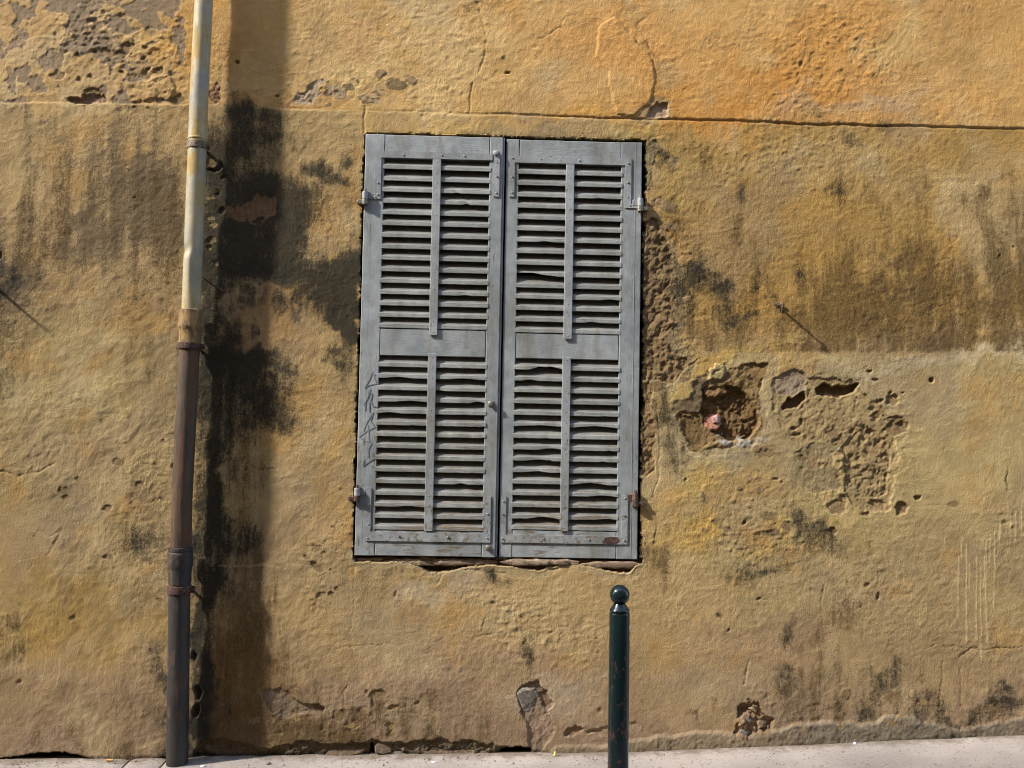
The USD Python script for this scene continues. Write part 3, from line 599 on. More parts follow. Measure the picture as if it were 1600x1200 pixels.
def chips(n, u0, u1, v0, v1, rmin, rmax, dep):
    """Small bites out of the finish coat, thick in the middle of the region."""
    for _ in range(n):
        u = (u0 + u1) / 2 + (u1 - u0) / 2 * np.clip(cr_.normal() * .5, -1, 1); v = (v0 + v1) / 2 + (v1 - v0) / 2 * np.clip(cr_.normal() * .5, -1, 1)
        q = rmin + (rmax - rmin) * cr_.random() ** 2; k = cr_.uniform(5, 8); a0 = cr_.random() * 6
        poly = [(u + q * cr_.uniform(.5, 1.3) * math.cos(a0 + j * 2 * math.pi / int(k)) * 1.3, v + q * cr_.uniform(.5, 1.1) * math.sin(a0 + j * 2 * math.pi / int(k))) for j in range(int(k))]
        scar(poly, dep * cr_.uniform(.5, 1.3), tuple(np.array([150, 122, 80]) * cr_.uniform(.88, 1.1)), dep * .25, keep=.6)
chips(46, 1190, 1430, 575, 830, 4, 15, .0035)
chips(22, 1080, 1260, 700, 860, 3, 10, .0022)
chips(26, 1003, 1075, 230, 600, 3, 11, .0035)
chips(24, 440, 640, 115, 170, 3, 11, .0025)
chips(30, 90, 290, 20, 165, 3, 12, .0022)
chips(24, 320, 760, 1085, 1165, 3, 11, .0020)
chips(26, 1120, 1600, 1070, 1135, 3, 11, .0026)
chips(14, 50, 280, 690, 870, 3, 9, .0022)
chips(12, 480, 560, 820, 960, 3, 8, .0011)
chips(10, 322, 348, 240, 420, 3, 8, .0018)
s, w = ell(1160, 686, 34, 9, soft=.4, warp=1); w = w * (V[s] > 677) * ss(-1.0, .6, crumb2[s] + .5 * crumb[s]); tone(alb(176, 170, 160), w * .7, s, B); tone(alb(176, 170, 160), w * .7, s); H[s] += .0012 * w * (1 + .9 * crumb2[s])
scar([(1110, 572), (1134, 570), (1142, 582), (1132, 594), (1110, 590)], -.0012, (178, 154, 100), .0012, keep=.5, warp=1.1)
groove([(1116, 586), (1118, 578), (1126, 576)], .006, 2.4)
scar([(1222, 636), (1236, 624), (1258, 616), (1261, 626), (1252, 636), (1226, 642)], .020, (116, 86, 56), .003)
scar([(1276, 612), (1292, 600), (1306, 606), (1326, 600), (1343, 597), (1340, 614), (1318, 622), (1300, 624), (1280, 622)], .022, (124, 94, 62), .004)
for q in [(1240, 670, 9, 5, .014), (1253, 659, 4, 6, .014), (1243, 681, 12, 4, .010), (1362, 640, 7, 5, .006), (1368, 657, 6, 4, .006), (1360, 678, 7, 5, .007), (1332, 676, 5, 8, .009), (1374, 700, 7, 12, .008), (1345, 720, 6, 6, .007), (1358, 752, 9, 4, .006), (1382, 652, 5, 3, .005),
          (1457, 596, 4.5, 4, .02), (1409, 616, 4, 2, .008), (372, 96, 4.5, 4, .02), (795, 110, 6, 3.5, .012), (434, 150, 4, 3, .01), (786, 86, 6, 4, .004), (1254, 102, 4, 7, .006), (1166, 814, 5, 6, .012), (1352, 806, 10, 6, .008), (1368, 936, 5, 8, .007), (1188, 936, 4, 3, .008), (1348, 920, 6, 5, .006),
          (1126, 962, 7, 8, .005), (1140, 986, 3, 3, .008), (1070, 750, 4, 3, .006), (1212, 750, 9, 2.5, .008), (212, 310, 4, 3, .006), (308, 1021, 11, 12, .012), (311, 1082, 9, 11, .016), (308, 1108, 7, 14, .02), (336, 932, 4, 4, .006), (940, 1108, 5, 5, .005), (575, 1080, 5, 6, .006), (582, 1100, 5, 9, .006), (1010, 1118, 2, 2, .004),
          (1560, 400, 3, 2, .006), (1582, 386, 4, 2, .005), (345, 255, 8, 12, .012), (334, 262, 10, 6, .010), (350, 275, 9, 5, .004), (338, 300, 6, 8, .01), (348, 330, 8, 8, .008), (425, 302, 8, 5, .003), (152, 262, 6, 2, .003), (2, 398, 6, 8, .01), (112, 965, 6, 5, .004), (30, 1066, 5, 6, .006), (250, 938, 8, 4, .004), (1290, 1138, 6, 4, .006), (1500, 790, 14, 10, .003), (620, 925, 4, 5, .004), (770, 945, 5, 4, .004)]:
    u, v, ru, rv, dep = q; s, w = ell(u, v, ru * .72, rv * .72, soft=.45, warp=.9); H[s] -= .6 * dep * w
    tone(alb(124, 94, 64), w * .7, s)
# the eroded jamb right of the window
scar([(1003, 352), (1016, 338), (1028, 345), (1034, 372), (1046, 386), (1052, 420), (1046, 452), (1062, 470), (1058, 500), (1036, 520), (1050, 545), (1072, 560), (1060, 590), (1044, 598), (1024, 592), (1002, 590)], .009, (138, 110, 72), .0036, keep=.5)
scar([(1001, 592), (1018, 594), (1016, 640), (1024, 668), (1016, 700), (1022, 736), (1000, 742)], .006, (146, 116, 74), .0032, keep=.5)
scar([(1006, 222), (1030, 216), (1036, 226), (1022, 246), (1012, 300), (1004, 300)], .004, (136, 116, 76), .0024, keep=.5)
s, d = line([(1006, 340), (1003, 480), (998, 600), (994, 860)], .2); H[s] += .004 * np.exp(-((d - 3) / 3.0) ** 2)
# chips
scar([(1010, 182), (1017, 168), (1023, 164), (1026, 157), (1031, 161), (1043, 160), (1045, 181), (1025, 183)], .013, (194, 164, 128), .0012, warp=.25)
scar([(455, 152), (474, 140), (492, 124), (512, 122), (516, 130), (500, 140), (508, 150), (488, 156), (470, 160)], .0036, (188, 160, 122), .0018, keep=.5, warp=1.1)
scar([(514, 138), (534, 134), (548, 142), (540, 152), (520, 152)], .0030, (180, 150, 108), .0018, keep=.5, warp=1.1)
scar([(552, 148), (574, 150), (594, 158), (588, 166), (566, 162)], .0028, (176, 146, 102), .0016, keep=.5, warp=1.1)
scar([(96, 154), (130, 150), (160, 146), (166, 158), (120, 160)], .005, (150, 120, 92), .002)
scar([(322, 148), (340, 130), (344, 162), (326, 164)], .004, (160, 118, 80), .003)
scar([(385, 318), (410, 305), (440, 300), (432, 326), (412, 344), (380, 352), (352, 346), (356, 326)], .0030, (140, 104, 68), .0014, keep=.5, warp=1.3)
# bed of the sill: a broken strip below the shutters
scar([(552, 868), (780, 872), (1004, 874), (1004, 880), (992, 884), (986, 896), (962, 894), (930, 886), (892, 880), (862, 886), (840, 890), (806, 884), (772, 881), (738, 886), (706, 893), (668, 890), (648, 880), (616, 876), (580, 876), (556, 876)], .020, (128, 98, 72), .0030, warp=.45, lip=.0016)
scar([(636, 878), (668, 888), (690, 892), (722, 886), (716, 882), (690, 884), (660, 880)], .034, (90, 66, 48), .002, warp=.3)
groove([(720, 889), (760, 894), (790, 892)], .004, 1.5); groove([(805, 884), (860, 890), (900, 882), (940, 888), (985, 897)], .006, 1.8)
# foot of the wall
scar([(804, 1078), (814, 1066), (838, 1062), (846, 1074), (858, 1082), (862, 1104), (852, 1112), (870, 1140), (866, 1160), (846, 1176), (826, 1180), (828, 1140), (814, 1112)], .009, (150, 124, 98), .0018)
scar([(842, 1082), (856, 1078), (862, 1100), (850, 1108)], .014, (140, 112, 86), .001)
scar([(886, 1152), (890, 1134), (900, 1127), (911, 1134), (908, 1142), (894, 1154)], .008, (150, 118, 88), .0012)
scar([(908, 1142), (930, 1139), (950, 1136), (968, 1128), (996, 1126), (1006, 1136), (1000, 1150), (966, 1154), (930, 1146)], .006, (158, 130, 98), .0012)
scar([(1140, 1156), (1150, 1134), (1156, 1104), (1172, 1098), (1190, 1104), (1196, 1116), (1210, 1122), (1208, 1138), (1188, 1150), (1160, 1158)], .013, (140, 112, 82), .0062, grainy=1.6)
scar([(408, 1080), (414, 1073), (442, 1078), (460, 1088), (476, 1096), (494, 1100), (512, 1106), (512, 1114), (488, 1110), (466, 1114), (446, 1122), (424, 1112)], .0065, (140, 118, 92), .0016)
scar([(492, 1100), (500, 1096), (514, 1104), (512, 1114), (500, 1110)], .008, (128, 100, 70), .001)
scar([(330, 1150), (420, 1165), (480, 1158), (540, 1158), (572, 1160), (584, 1156), (610, 1160), (640, 1160), (690, 1152), (730, 1156), (790, 1168), (832, 1172), (834, 1200), (300, 1204), (310, 1170)], .010, (116, 100, 76), .0050, warp=.8)
scar([(574, 1188), (577, 1172), (580, 1160), (585, 1172), (592, 1190)], .05, (60, 48, 38), .001, warp=.3)
scar([(776, 1180), (784, 1172), (806, 1168), (830, 1168), (826, 1182)], .07, (50, 42, 34), .001, warp=.3)
scar([(-60, 1196), (-20, 1186), (30, 1180), (58, 1177), (104, 1176), (128, 1180), (150, 1188), (150, 1200), (-60, 1200)], .06, (64, 50, 40), .001, warp=.35)
scar([(232, 1196), (240, 1182), (262, 1182), (266, 1198)], .006, (130, 118, 98), .003)
# mortar skirting at the right
vs = np.interp(U, [840, 870, 960, 1040, 1100, 1150, 1300, 1370, 1380, 1430, 1440, 1500, 1600, 1700], [1190, 1164, 1162, 1150, 1146, 1152, 1128, 1132, 1122, 1122, 1130, 1138, 1122, 1116]) + 1.2 * n_sm + 1.0 * n_fine
sk = ss(-3.5, 3.5, V - vs) * ss(845, 862, U)
H = H * (1 - sk) + sk * (.0065 + .3 * H + .0009 * crumb + .0006 * crumb2)
tone(alb(136, 118, 92), sk * .8); tone(alb(150, 122, 84), sk * ss(.2, 1.2, n_mid) * .8); tone(alb(116, 106, 90), sk * ss(1180, 1300, U) * .6); M -= sk * .4; R -= sk * .3; tex += sk * .6; W -= sk * .3
# damp moss where wall and pavement meet
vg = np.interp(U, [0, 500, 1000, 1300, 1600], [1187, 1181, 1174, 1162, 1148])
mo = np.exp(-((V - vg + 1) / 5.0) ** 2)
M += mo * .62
# pale drips
dr = np.random.default_rng(5)
for u, v0, v1 in [(1497, 868, 962), (1509, 850, 1005), (1513, 880, 920), (1525, 870, 1000), (1531, 876, 1030), (1537, 868, 918), (1540, 846, 1002), (1546, 835, 892), (1553, 830, 950), (1562, 815, 850), (1578, 800, 838), (1586, 802, 846), (1595, 800, 838), (1502, 840, 870), (1475, 840, 860),
                  (20, 992, 1060), (30, 1020, 1085), (27, 1000, 1050), (42, 990, 1045), (92, 1030, 1075), (70, 1010, 1050), (1574, 712, 716)]:
    s, d = line([(u, v0), (u + dr.normal() * .8, (v0 + v1) / 2), (u + dr.normal() * 1.2 - (2 if u < 100 else 0), v1)], .04, .25)
    g = np.exp(-(d / .95) ** 2); DR[s] = np.maximum(DR[s], g * (.95 if u > 1000 else .45)); H[s] += .0008 * g
s, d = line([(340, 884), (400, 885), (485, 886)], .2); g = np.exp(-(d / 1.6) ** 2); DR[s] = np.maximum(DR[s], .35 * g)
s, d = line([(555, 880), (553, 1020)], .05, .3); g = np.exp(-(d / .8) ** 2); DR[s] = np.maximum(DR[s], .5 * g)
s, w = ell(1060, 715, 60, 22); DR[s] = np.maximum(DR[s], .35 * w * ss(.0, .8, n_sm[s]))
s, w = ell(684, 912, 26, 26); DR[s] = np.maximum(DR[s], .25 * w)
spots([(1400, 90, 50, 24, .25), (1560, 110, 50, 40, .22), (1380, 165, 40, 16, .3), (320, 165, 30, 4, .3), (310, 1160, 16, 30, .25), (240, 1150, 26, 14, .3)], lambda s, w, k: DR.__setitem__(s, np.maximum(DR[s], k * w * ss(-.4, .8, n_sm[s] + .4 * streak[s]))))
DESAT = .09
for q_ in (A, B):
    g_ = (q_ * [.30, .55, .15]).sum(-1, keepdims=True); q_ += DESAT * (g_ - q_); q_ *= OCHRE
W = np.clip(W, -1, 1.4); M = np.where(M > -.42, -.42 + 1.38 * (M + .42), M); R = np.where(R > -.42, -.42 + 1.35 * (R + .42), R)
M = np.where(M > .25, .25 + .55 * np.tanh((M - .25) / .8), M); R = np.where(R > .15, .15 + .52 * np.tanh((R - .15) / .7), R)
M = np.clip(M, -1, .8); R = np.clip(R, -1, .7)

# window opening
WX0, WX1, WZ0, WZ1 = -.0035, 1.0955, .7445, 2.3945
wl = WX0 - .003 * np.abs(n_fine) - .0015 * n_sm; wr = WX1 + .004 * np.abs(n_fine) + .003 * n_sm
wt = WZ1 + .003 * np.abs(n_fine) + .0015 * n_sm
hole = (X > wl) & (X < wr) & (Z > WZ0) & (Z < wt)
e_in = ndi.distance_transform_edt(~hole)
H -= .0035 * np.exp(-(e_in / 1.3) ** 2)                  # arris worn round the opening
YW = -H
vid = np.arange(NX * NZ).reshape(NZ, NX)
cellhole = hole[:-1, :-1] & hole[:-1, 1:] & hole[1:, :-1] & hole[1:, 1:]
keepc = ~ndi.binary_dilation(cellhole, np.ones((2, 2))) if False else ~(hole[:-1, :-1] | hole[:-1, 1:] | hole[1:, :-1] | hole[1:, 1:])
a, b, c, d_ = vid[:-1, :-1][keepc], vid[:-1, 1:][keepc], vid[1:, 1:][keepc], vid[1:, :-1][keepc]
Fw = np.vstack([np.c_[a, b, c], np.c_[a, c, d_]])
# reveal: the cut edge of the plaster carried back into the wall
kz, kx = np.nonzero(keepc); km = keepc
extra_v, extra_f, nxt = [], [], NX * NZ
P0 = np.c_[X.ravel(), YW.ravel(), Z.ravel()]
win = (slice(np.searchsorted(zs, .70), np.searchsorted(zs, 2.46)), slice(np.searchsorted(xs, -.06), np.searchsorted(xs, 1.17)))
back = {}
def bk(i):
    global nxt
    if i not in back:
        p = P0[i].copy(); p[1] = .16; extra_v.append(p); back[i] = nxt; nxt += 1
    return back[i]
sub = ~keepc
for i in range(win[0].start, win[0].stop):
    for j in range(win[1].start, win[1].stop):
        if not sub[i, j]: continue
        for (di, dj, p, q) in ((-1, 0, (i, j), (i, j + 1)), (1, 0, (i + 1, j + 1), (i + 1, j)), (0, -1, (i + 1, j), (i, j)), (0, 1, (i, j + 1), (i + 1, j + 1))):
            if keepc[i + di, j + dj]:
                p_, q_ = vid[p], vid[q]; extra_f += [(q_, p_, bk(p_)), (q_, bk(p_), bk(q_))]
src = np.array(list(back.keys()))
Pw = np.vstack([P0, np.array(extra_v)]); Fw = np.vstack([Fw, np.array(extra_f)])
ext = lambda arr: np.concatenate([arr.reshape(NX * NZ, -1), arr.reshape(NX * NZ, -1)[src]])

HOUSE_TOP = float(zs[-1])
house = thing('house_wall', 'weathered ochre plaster house wall with mould stains, chips and a shuttered window', 'wall')
used = np.zeros(len(Pw), bool); used[Fw.ravel()] = True
remap = np.cumsum(used) - 1
Pw2, Fw2 = Pw[used], remap[Fw]
mp = UsdGeom.Mesh.Define(stage, path_for('plaster', house))
mp.CreatePointsAttr(Vt.Vec3fArray.FromNumpy(Pw2.astype(np.float32)))
mp.CreateFaceVertexCountsAttr(Vt.IntArray.FromNumpy(np.full(len(Fw2), 3, np.int32)))
mp.CreateFaceVertexIndicesAttr(Vt.IntArray.FromNumpy(Fw2.astype(np.int32).ravel()))
mp.CreateSubdivisionSchemeAttr('none')
fn = np.cross(Pw2[Fw2[:, 1]] - Pw2[Fw2[:, 0]], Pw2[Fw2[:, 2]] - Pw2[Fw2[:, 0]])
vn = np.zeros_like(Pw2)
for k in range(3):
    for c_ in range(3): vn[:, c_] += np.bincount(Fw2[:, k], fn[:, c_], len(Pw2))
vn /= np.maximum(np.linalg.norm(vn, axis=1, keepdims=True), 1e-12)
mp.CreateNormalsAttr(Vt.Vec3fArray.FromNumpy(vn.astype(np.float32))); mp.SetNormalsInterpolation('vertex')
pv = UsdGeom.PrimvarsAPI(mp)
def primvar(name, arr):
    pv.CreatePrimvar(name, Sdf.ValueTypeNames.Color3fArray, 'vertex').Set(Vt.Vec3fArray.FromNumpy(np.ascontiguousarray(ext(arr)[used], np.float32)))
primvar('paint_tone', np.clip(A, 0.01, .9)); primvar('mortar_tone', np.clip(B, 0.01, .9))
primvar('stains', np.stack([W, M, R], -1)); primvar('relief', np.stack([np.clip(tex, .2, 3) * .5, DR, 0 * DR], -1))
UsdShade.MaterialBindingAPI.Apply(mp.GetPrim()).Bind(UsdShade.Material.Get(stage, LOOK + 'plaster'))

# body of the house behind its plaster, dark panel for the shaded interior, roof
def slab(*a): return cbox(*a, b=.002)
HX0, HX1 = float(xs[0]), float(xs[-1])
part('masonry', [slab(HX0, -.07, .12, .5, -.3, HOUSE_TOP), slab(1.17, HX1, .12, .5, -.3, HOUSE_TOP), slab(-.07, 1.17, .12, .5, -.3, .70), slab(-.07, 1.17, .12, .5, 2.46, HOUSE_TOP)], 'facing_render', house)
part('inner_window', [slab(-.09, 1.19, .30, .34, .66, 2.5)], 'room_shade', house)  # near-black panel: shade of the room put into its colour
part('eaves', [slab(HX0, HX1, -.35, .6, HOUSE_TOP, HOUSE_TOP + .15)], 'roof_tile', house)
# stones and brick bared by lost plaster
def stone(u, v, ru, rv, y, th, seed, name, mt, smooth=False):
    c = at(u, v); px = np.linalg.norm(at(u + 1, v) - c)
    ic = trimesh.creation.icosphere(subdivisions=3); p = np.array(ic.vertices)
    k = .62 + .55 * meshkit.fbm(p * 1.3 + seed * 7.1, 3, seed)
    p = np.sign(p) * np.abs(p) ** .75 * k[:, None]
    ic.vertices = np.c_[c[0] + p[:, 0] * ru * px, y + p[:, 1] * th, c[2] + p[:, 2] * rv * px]
    return part(name, ic, mt, house, smooth=smooth)
def flat_stone(outline, y, th, seed, name, mt, tilt=(0, 0)):
    """A broken stone or brick: an angular outline, its face set in y with chipped arrises."""
    r_ = np.random.default_rng(seed); P = np.array([at(u, v) for u, v in outline]); c = P.mean(0); pts = []
    for p in P:
        q = p + (c - p) * (.10 + .22 * r_.random()); e = (p - c)
        yy = y + tilt[0] * e[0] + tilt[1] * e[2]
        pts += [[p[0], y + th, p[2]], [p[0], yy + .004 + .004 * r_.random(), p[2]], [q[0], yy + .0025 * (r_.random() - .5), q[2]]]
    pts.append([c[0] + .004, y - .0016, c[2] - .003])
    hull = trimesh.convex.convex_hull(np.array(pts)); hull = hull.subdivide_to_size(.012)
    v = np.array(hull.vertices); v[:, 1] += .0022 * (meshkit.fbm(v * 90 + seed, 3, seed) - .5); hull.vertices = v
    return part(name, hull, mt, house, smooth=28)
flat_stone([(1101, 655), (1112, 646), (1128, 648), (1130, 662), (1122, 672), (1108, 674), (1102, 668)], .0175, .03, 3, 'brick', 'brick', (0, .25))
flat_stone([(1113, 652), (1124, 647), (1129, 655), (1125, 661), (1115, 661)], .0135, .02, 4, 'brick_chip', 'pale_brick', (.2, .2))
flat_stone([(806, 1082), (814, 1074), (836, 1073), (845, 1084), (846, 1098), (838, 1110), (826, 1124), (815, 1108)], .0055, .02, 8, 'stone', 'grey_stone', (.12, -.06))
flat_stone([(585, 1166), (592, 1158), (604, 1156), (612, 1164), (612, 1176), (598, 1180), (586, 1176)], .002, .03, 12, 'stone', 'dark_stone', (.1, .2))
flat_stone([(600, 1184), (608, 1176), (626, 1175), (634, 1181), (630, 1190), (604, 1192)], .000, .03, 13, 'stone', 'grey_stone', (0, .3))
flat_stone([(508, 1180), (512, 1166), (526, 1159), (552, 1158), (572, 1163), (576, 1172), (566, 1180), (545, 1184), (522, 1186)], .008, .03, 14, 'stone', 'dark_stone', (0, .3))
flat_stone([(640, 1186), (650, 1176), (690, 1170), (740, 1168), (770, 1174), (768, 1184), (700, 1190)], .006, .03, 15, 'stone', 'dark_stone', (0, .2))
flat_stone([(236, 1192), (242, 1184), (256, 1181), (264, 1186), (262, 1196)], .001, .03, 19, 'stone', 'grey_stone', (0, .2))
for k_, o_ in enumerate(([(1160, 1122), (1166, 1114), (1178, 1116), (1182, 1126), (1172, 1132)], [(1183, 1128), (1192, 1122), (1203, 1128), (1198, 1138), (1186, 1139)], [(1156, 1144), (1162, 1136), (1176, 1138), (1178, 1147), (1164, 1151)], [(1170, 1108), (1178, 1102), (1188, 1108), (1182, 1115)])):
    flat_stone(o_, .0095, .02, 30 + k_, 'stone', 'sill_stone' if k_ % 2 else 'grey_stone', (.3, .3))
# sill: strips of broken stone under the shutters
def rock_bar(u0, u1, v, hgt, y0, y1, seed):
    a, b = at(u0, v), at(u1, v); n = max(8, int((u1 - u0) / 3)); V_, F_ = [], []
    for i in range(n + 1):
        t = i / n; e = min(1, 5 * t * (1 - t) + .35); nz = lambda q: meshkit.fbm(np.array([[i * .33, q, seed * 3.3]]), 3, seed)[0] - .5
        cx, cz = a[0] + (b[0] - a[0]) * t, a[2] + (b[2] - a[2]) * t
        hh = hgt * e * (1 + .9 * nz(1)); yy = y0 + .010 * nz(2) + .006 * (1 - e)
        V_ += [[cx, y1, cz + hh / 2], [cx, yy + .002, cz + hh / 2 + .003 * nz(3)], [cx, yy - .001, cz + hh * .2], [cx, yy + .002 * nz(5), cz - hh * .3], [cx, yy + .003, cz - hh / 2 + .006 * nz(4)], [cx, y1, cz - hh / 2]]
    for i in range(n):
        for k in range(6):
            p, q = i * 6 + k, i * 6 + (k + 1) % 6; F_ += [(p, q, q + 6), (p, q + 6, p + 6)]
    m_ = trimesh.Trimesh(V_, F_, process=False)
    if m_.volume < 0: m_.invert()
    return m_
sill = part('sill', rock_bar(600, 778, 879, .026, .006, .10, 2), 'sill_stone', house, smooth=40)
part('sill', rock_bar(782, 905, 879, .024, -.001, .10, 4), 'sill_stone', house, smooth=40)
part('sill', rock_bar(908, 1002, 883, .024, .003, .10, 6), 'sill_stone', house, smooth=40)
part('sill', rock_bar(556, 598, 874, .012, .006, .10, 7), 'sill_stone', house, smooth=40)

# ------------------------------------------------------------------ shutters
def wavy_slat(x0, x1, z, yf, seed, worn, bites=(), tilt=0.0):
    """One louvre blade, its front edge chipped by wear; bites: (centre, half width, depth) in metres along the blade."""
    n = 44; r = np.random.default_rng(seed)
    xx = np.linspace(x0, x1, n)
    p = np.stack([xx * 22, np.full(n, seed * 1.7), np.zeros(n)], -1)
    w1 = (meshkit.fbm(p, 4, seed % 97) - .5); w2 = (meshkit.fbm(p * [3.5, 1, 1] + 9, 3, seed % 89) - .5)
    ch = worn * np.maximum(0, w2 - .14) * .024 + worn * .0012 * w1
    top_l = worn * np.maximum(0, -w1 - .12) * .01
    for c, hw, dp in bites: ch = ch + dp * np.clip(1 - np.abs(xx - c) / hw, 0, 1) ** .7
    dz = tilt * (xx - (x0 + x1) / 2) + r.normal() * .0006
    h = .0170; dep = .036; b = .0016
    dy = r.normal() * .0006 + .0006 * worn * w1
    V_ = []
    for i in range(n):
        c = min(ch[i], .0145); z0 = z + dz[i]; y0 = yf + dy[i] + .35 * c
        V_ += [[xx[i], y0 + b, z0 + c], [xx[i], y0, z0 + c + b], [xx[i], y0, z0 + h - b - top_l[i]], [xx[i], y0 + b * .8, z0 + h + .3 * b - top_l[i] * .6],
               [xx[i], yf + dep, z0 + h + dep * 1.02], [xx[i], yf + dep, z0 + dep * 1.02]]
    F_ = []
    for i in range(n - 1):
        for k in range(6):
            p_, q_ = i * 6 + k, i * 6 + (k + 1) % 6; F_ += [(p_, q_, q_ + 6), (p_, q_ + 6, p_ + 6)]
    F_ += [(0, k, k + 1) for k in range(1, 5)] + [((n - 1) * 6, (n - 1) * 6 + k + 1, (n - 1) * 6 + k) for k in range(1, 5)]
    m_ = trimesh.Trimesh(V_, F_, process=False)
    if m_.volume < 0: m_.invert()
    return m_

def board(x0, x1, z0, z1, yf, yb, seed, along):
    """Planed board whose face and arrises are a little uneven."""
    nx_, nz_ = (6, max(10, int((z1 - z0) / .012))) if along == 'z' else (max(10, int((x1 - x0) / .012)), 6)
    b = .0022
    gx = np.concatenate([[x0, x0 + b], np.linspace(x0 + b, x1 - b, nx_)[1:-1], [x1 - b, x1]]); gz = np.concatenate([[z0, z0 + b], np.linspace(z0 + b, z1 - b, nz_)[1:-1], [z1 - b, z1]])
    GX, GZ = np.meshgrid(gx, gz)
    p = np.stack([GX * 9, GZ * 9, np.full_like(GX, seed * 2.3)], -1)
    y = yf + .0012 * (meshkit.fbm(p, 3, seed) - .5)
    edge = np.minimum.reduce([GX - x0, x1 - GX, GZ - z0, z1 - GZ]) < 1e-9
    y = y + np.where(edge, b * (.8 + .8 * (meshkit.fbm(p * 4, 2, seed + 3) - .5)), 0)
    V_ = np.c_[GX.ravel(), y.ravel(), GZ.ravel()]
    n1, n2 = len(gx), len(gz); i = np.arange(n1 * n2).reshape(n2, n1)
    F_ = np.vstack([np.c_[i[:-1, :-1].ravel(), i[:-1, 1:].ravel(), i[1:, 1:].ravel()], np.c_[i[:-1, :-1].ravel(), i[1:, 1:].ravel(), i[1:, :-1].ravel()]])
    rim = np.concatenate([i[0, :], i[1:, -1], i[-1, -2::-1], i[-2:0:-1, 0]]); lo = V_[rim].copy(); lo[:, 1] = yb
    k = len(V_); n = len(rim); j = np.arange(n); jn = (j + 1) % n
    V_ = np.vstack([V_, lo, [[(x0 + x1) / 2, yb, (z0 + z1) / 2]]])
    F_ = np.vstack([F_, np.c_[rim[j], k + j, k + jn], np.c_[rim[j], k + jn, rim[jn]], np.c_[np.full(n, k + n), k + jn, k + j]])
    return trimesh.Trimesh(V_, F_, process=False)

def strap(boxes, yf, th=.0035, round_=.004):
    poly = union_all([sbox(min(a, c), min(b, d), max(a, c), max(b, d)) for a, b, c, d in boxes]).buffer(-round_ * .3).buffer(round_ * .3).buffer(round_ * .5).buffer(-round_ * .5)
    back_ = extrude_y(poly, yf - th + .0008, yf + .001); front = extrude_y(poly.buffer(-.0007), yf - th, yf - th + .0009)
    return trimesh.util.concatenate([back_, front])

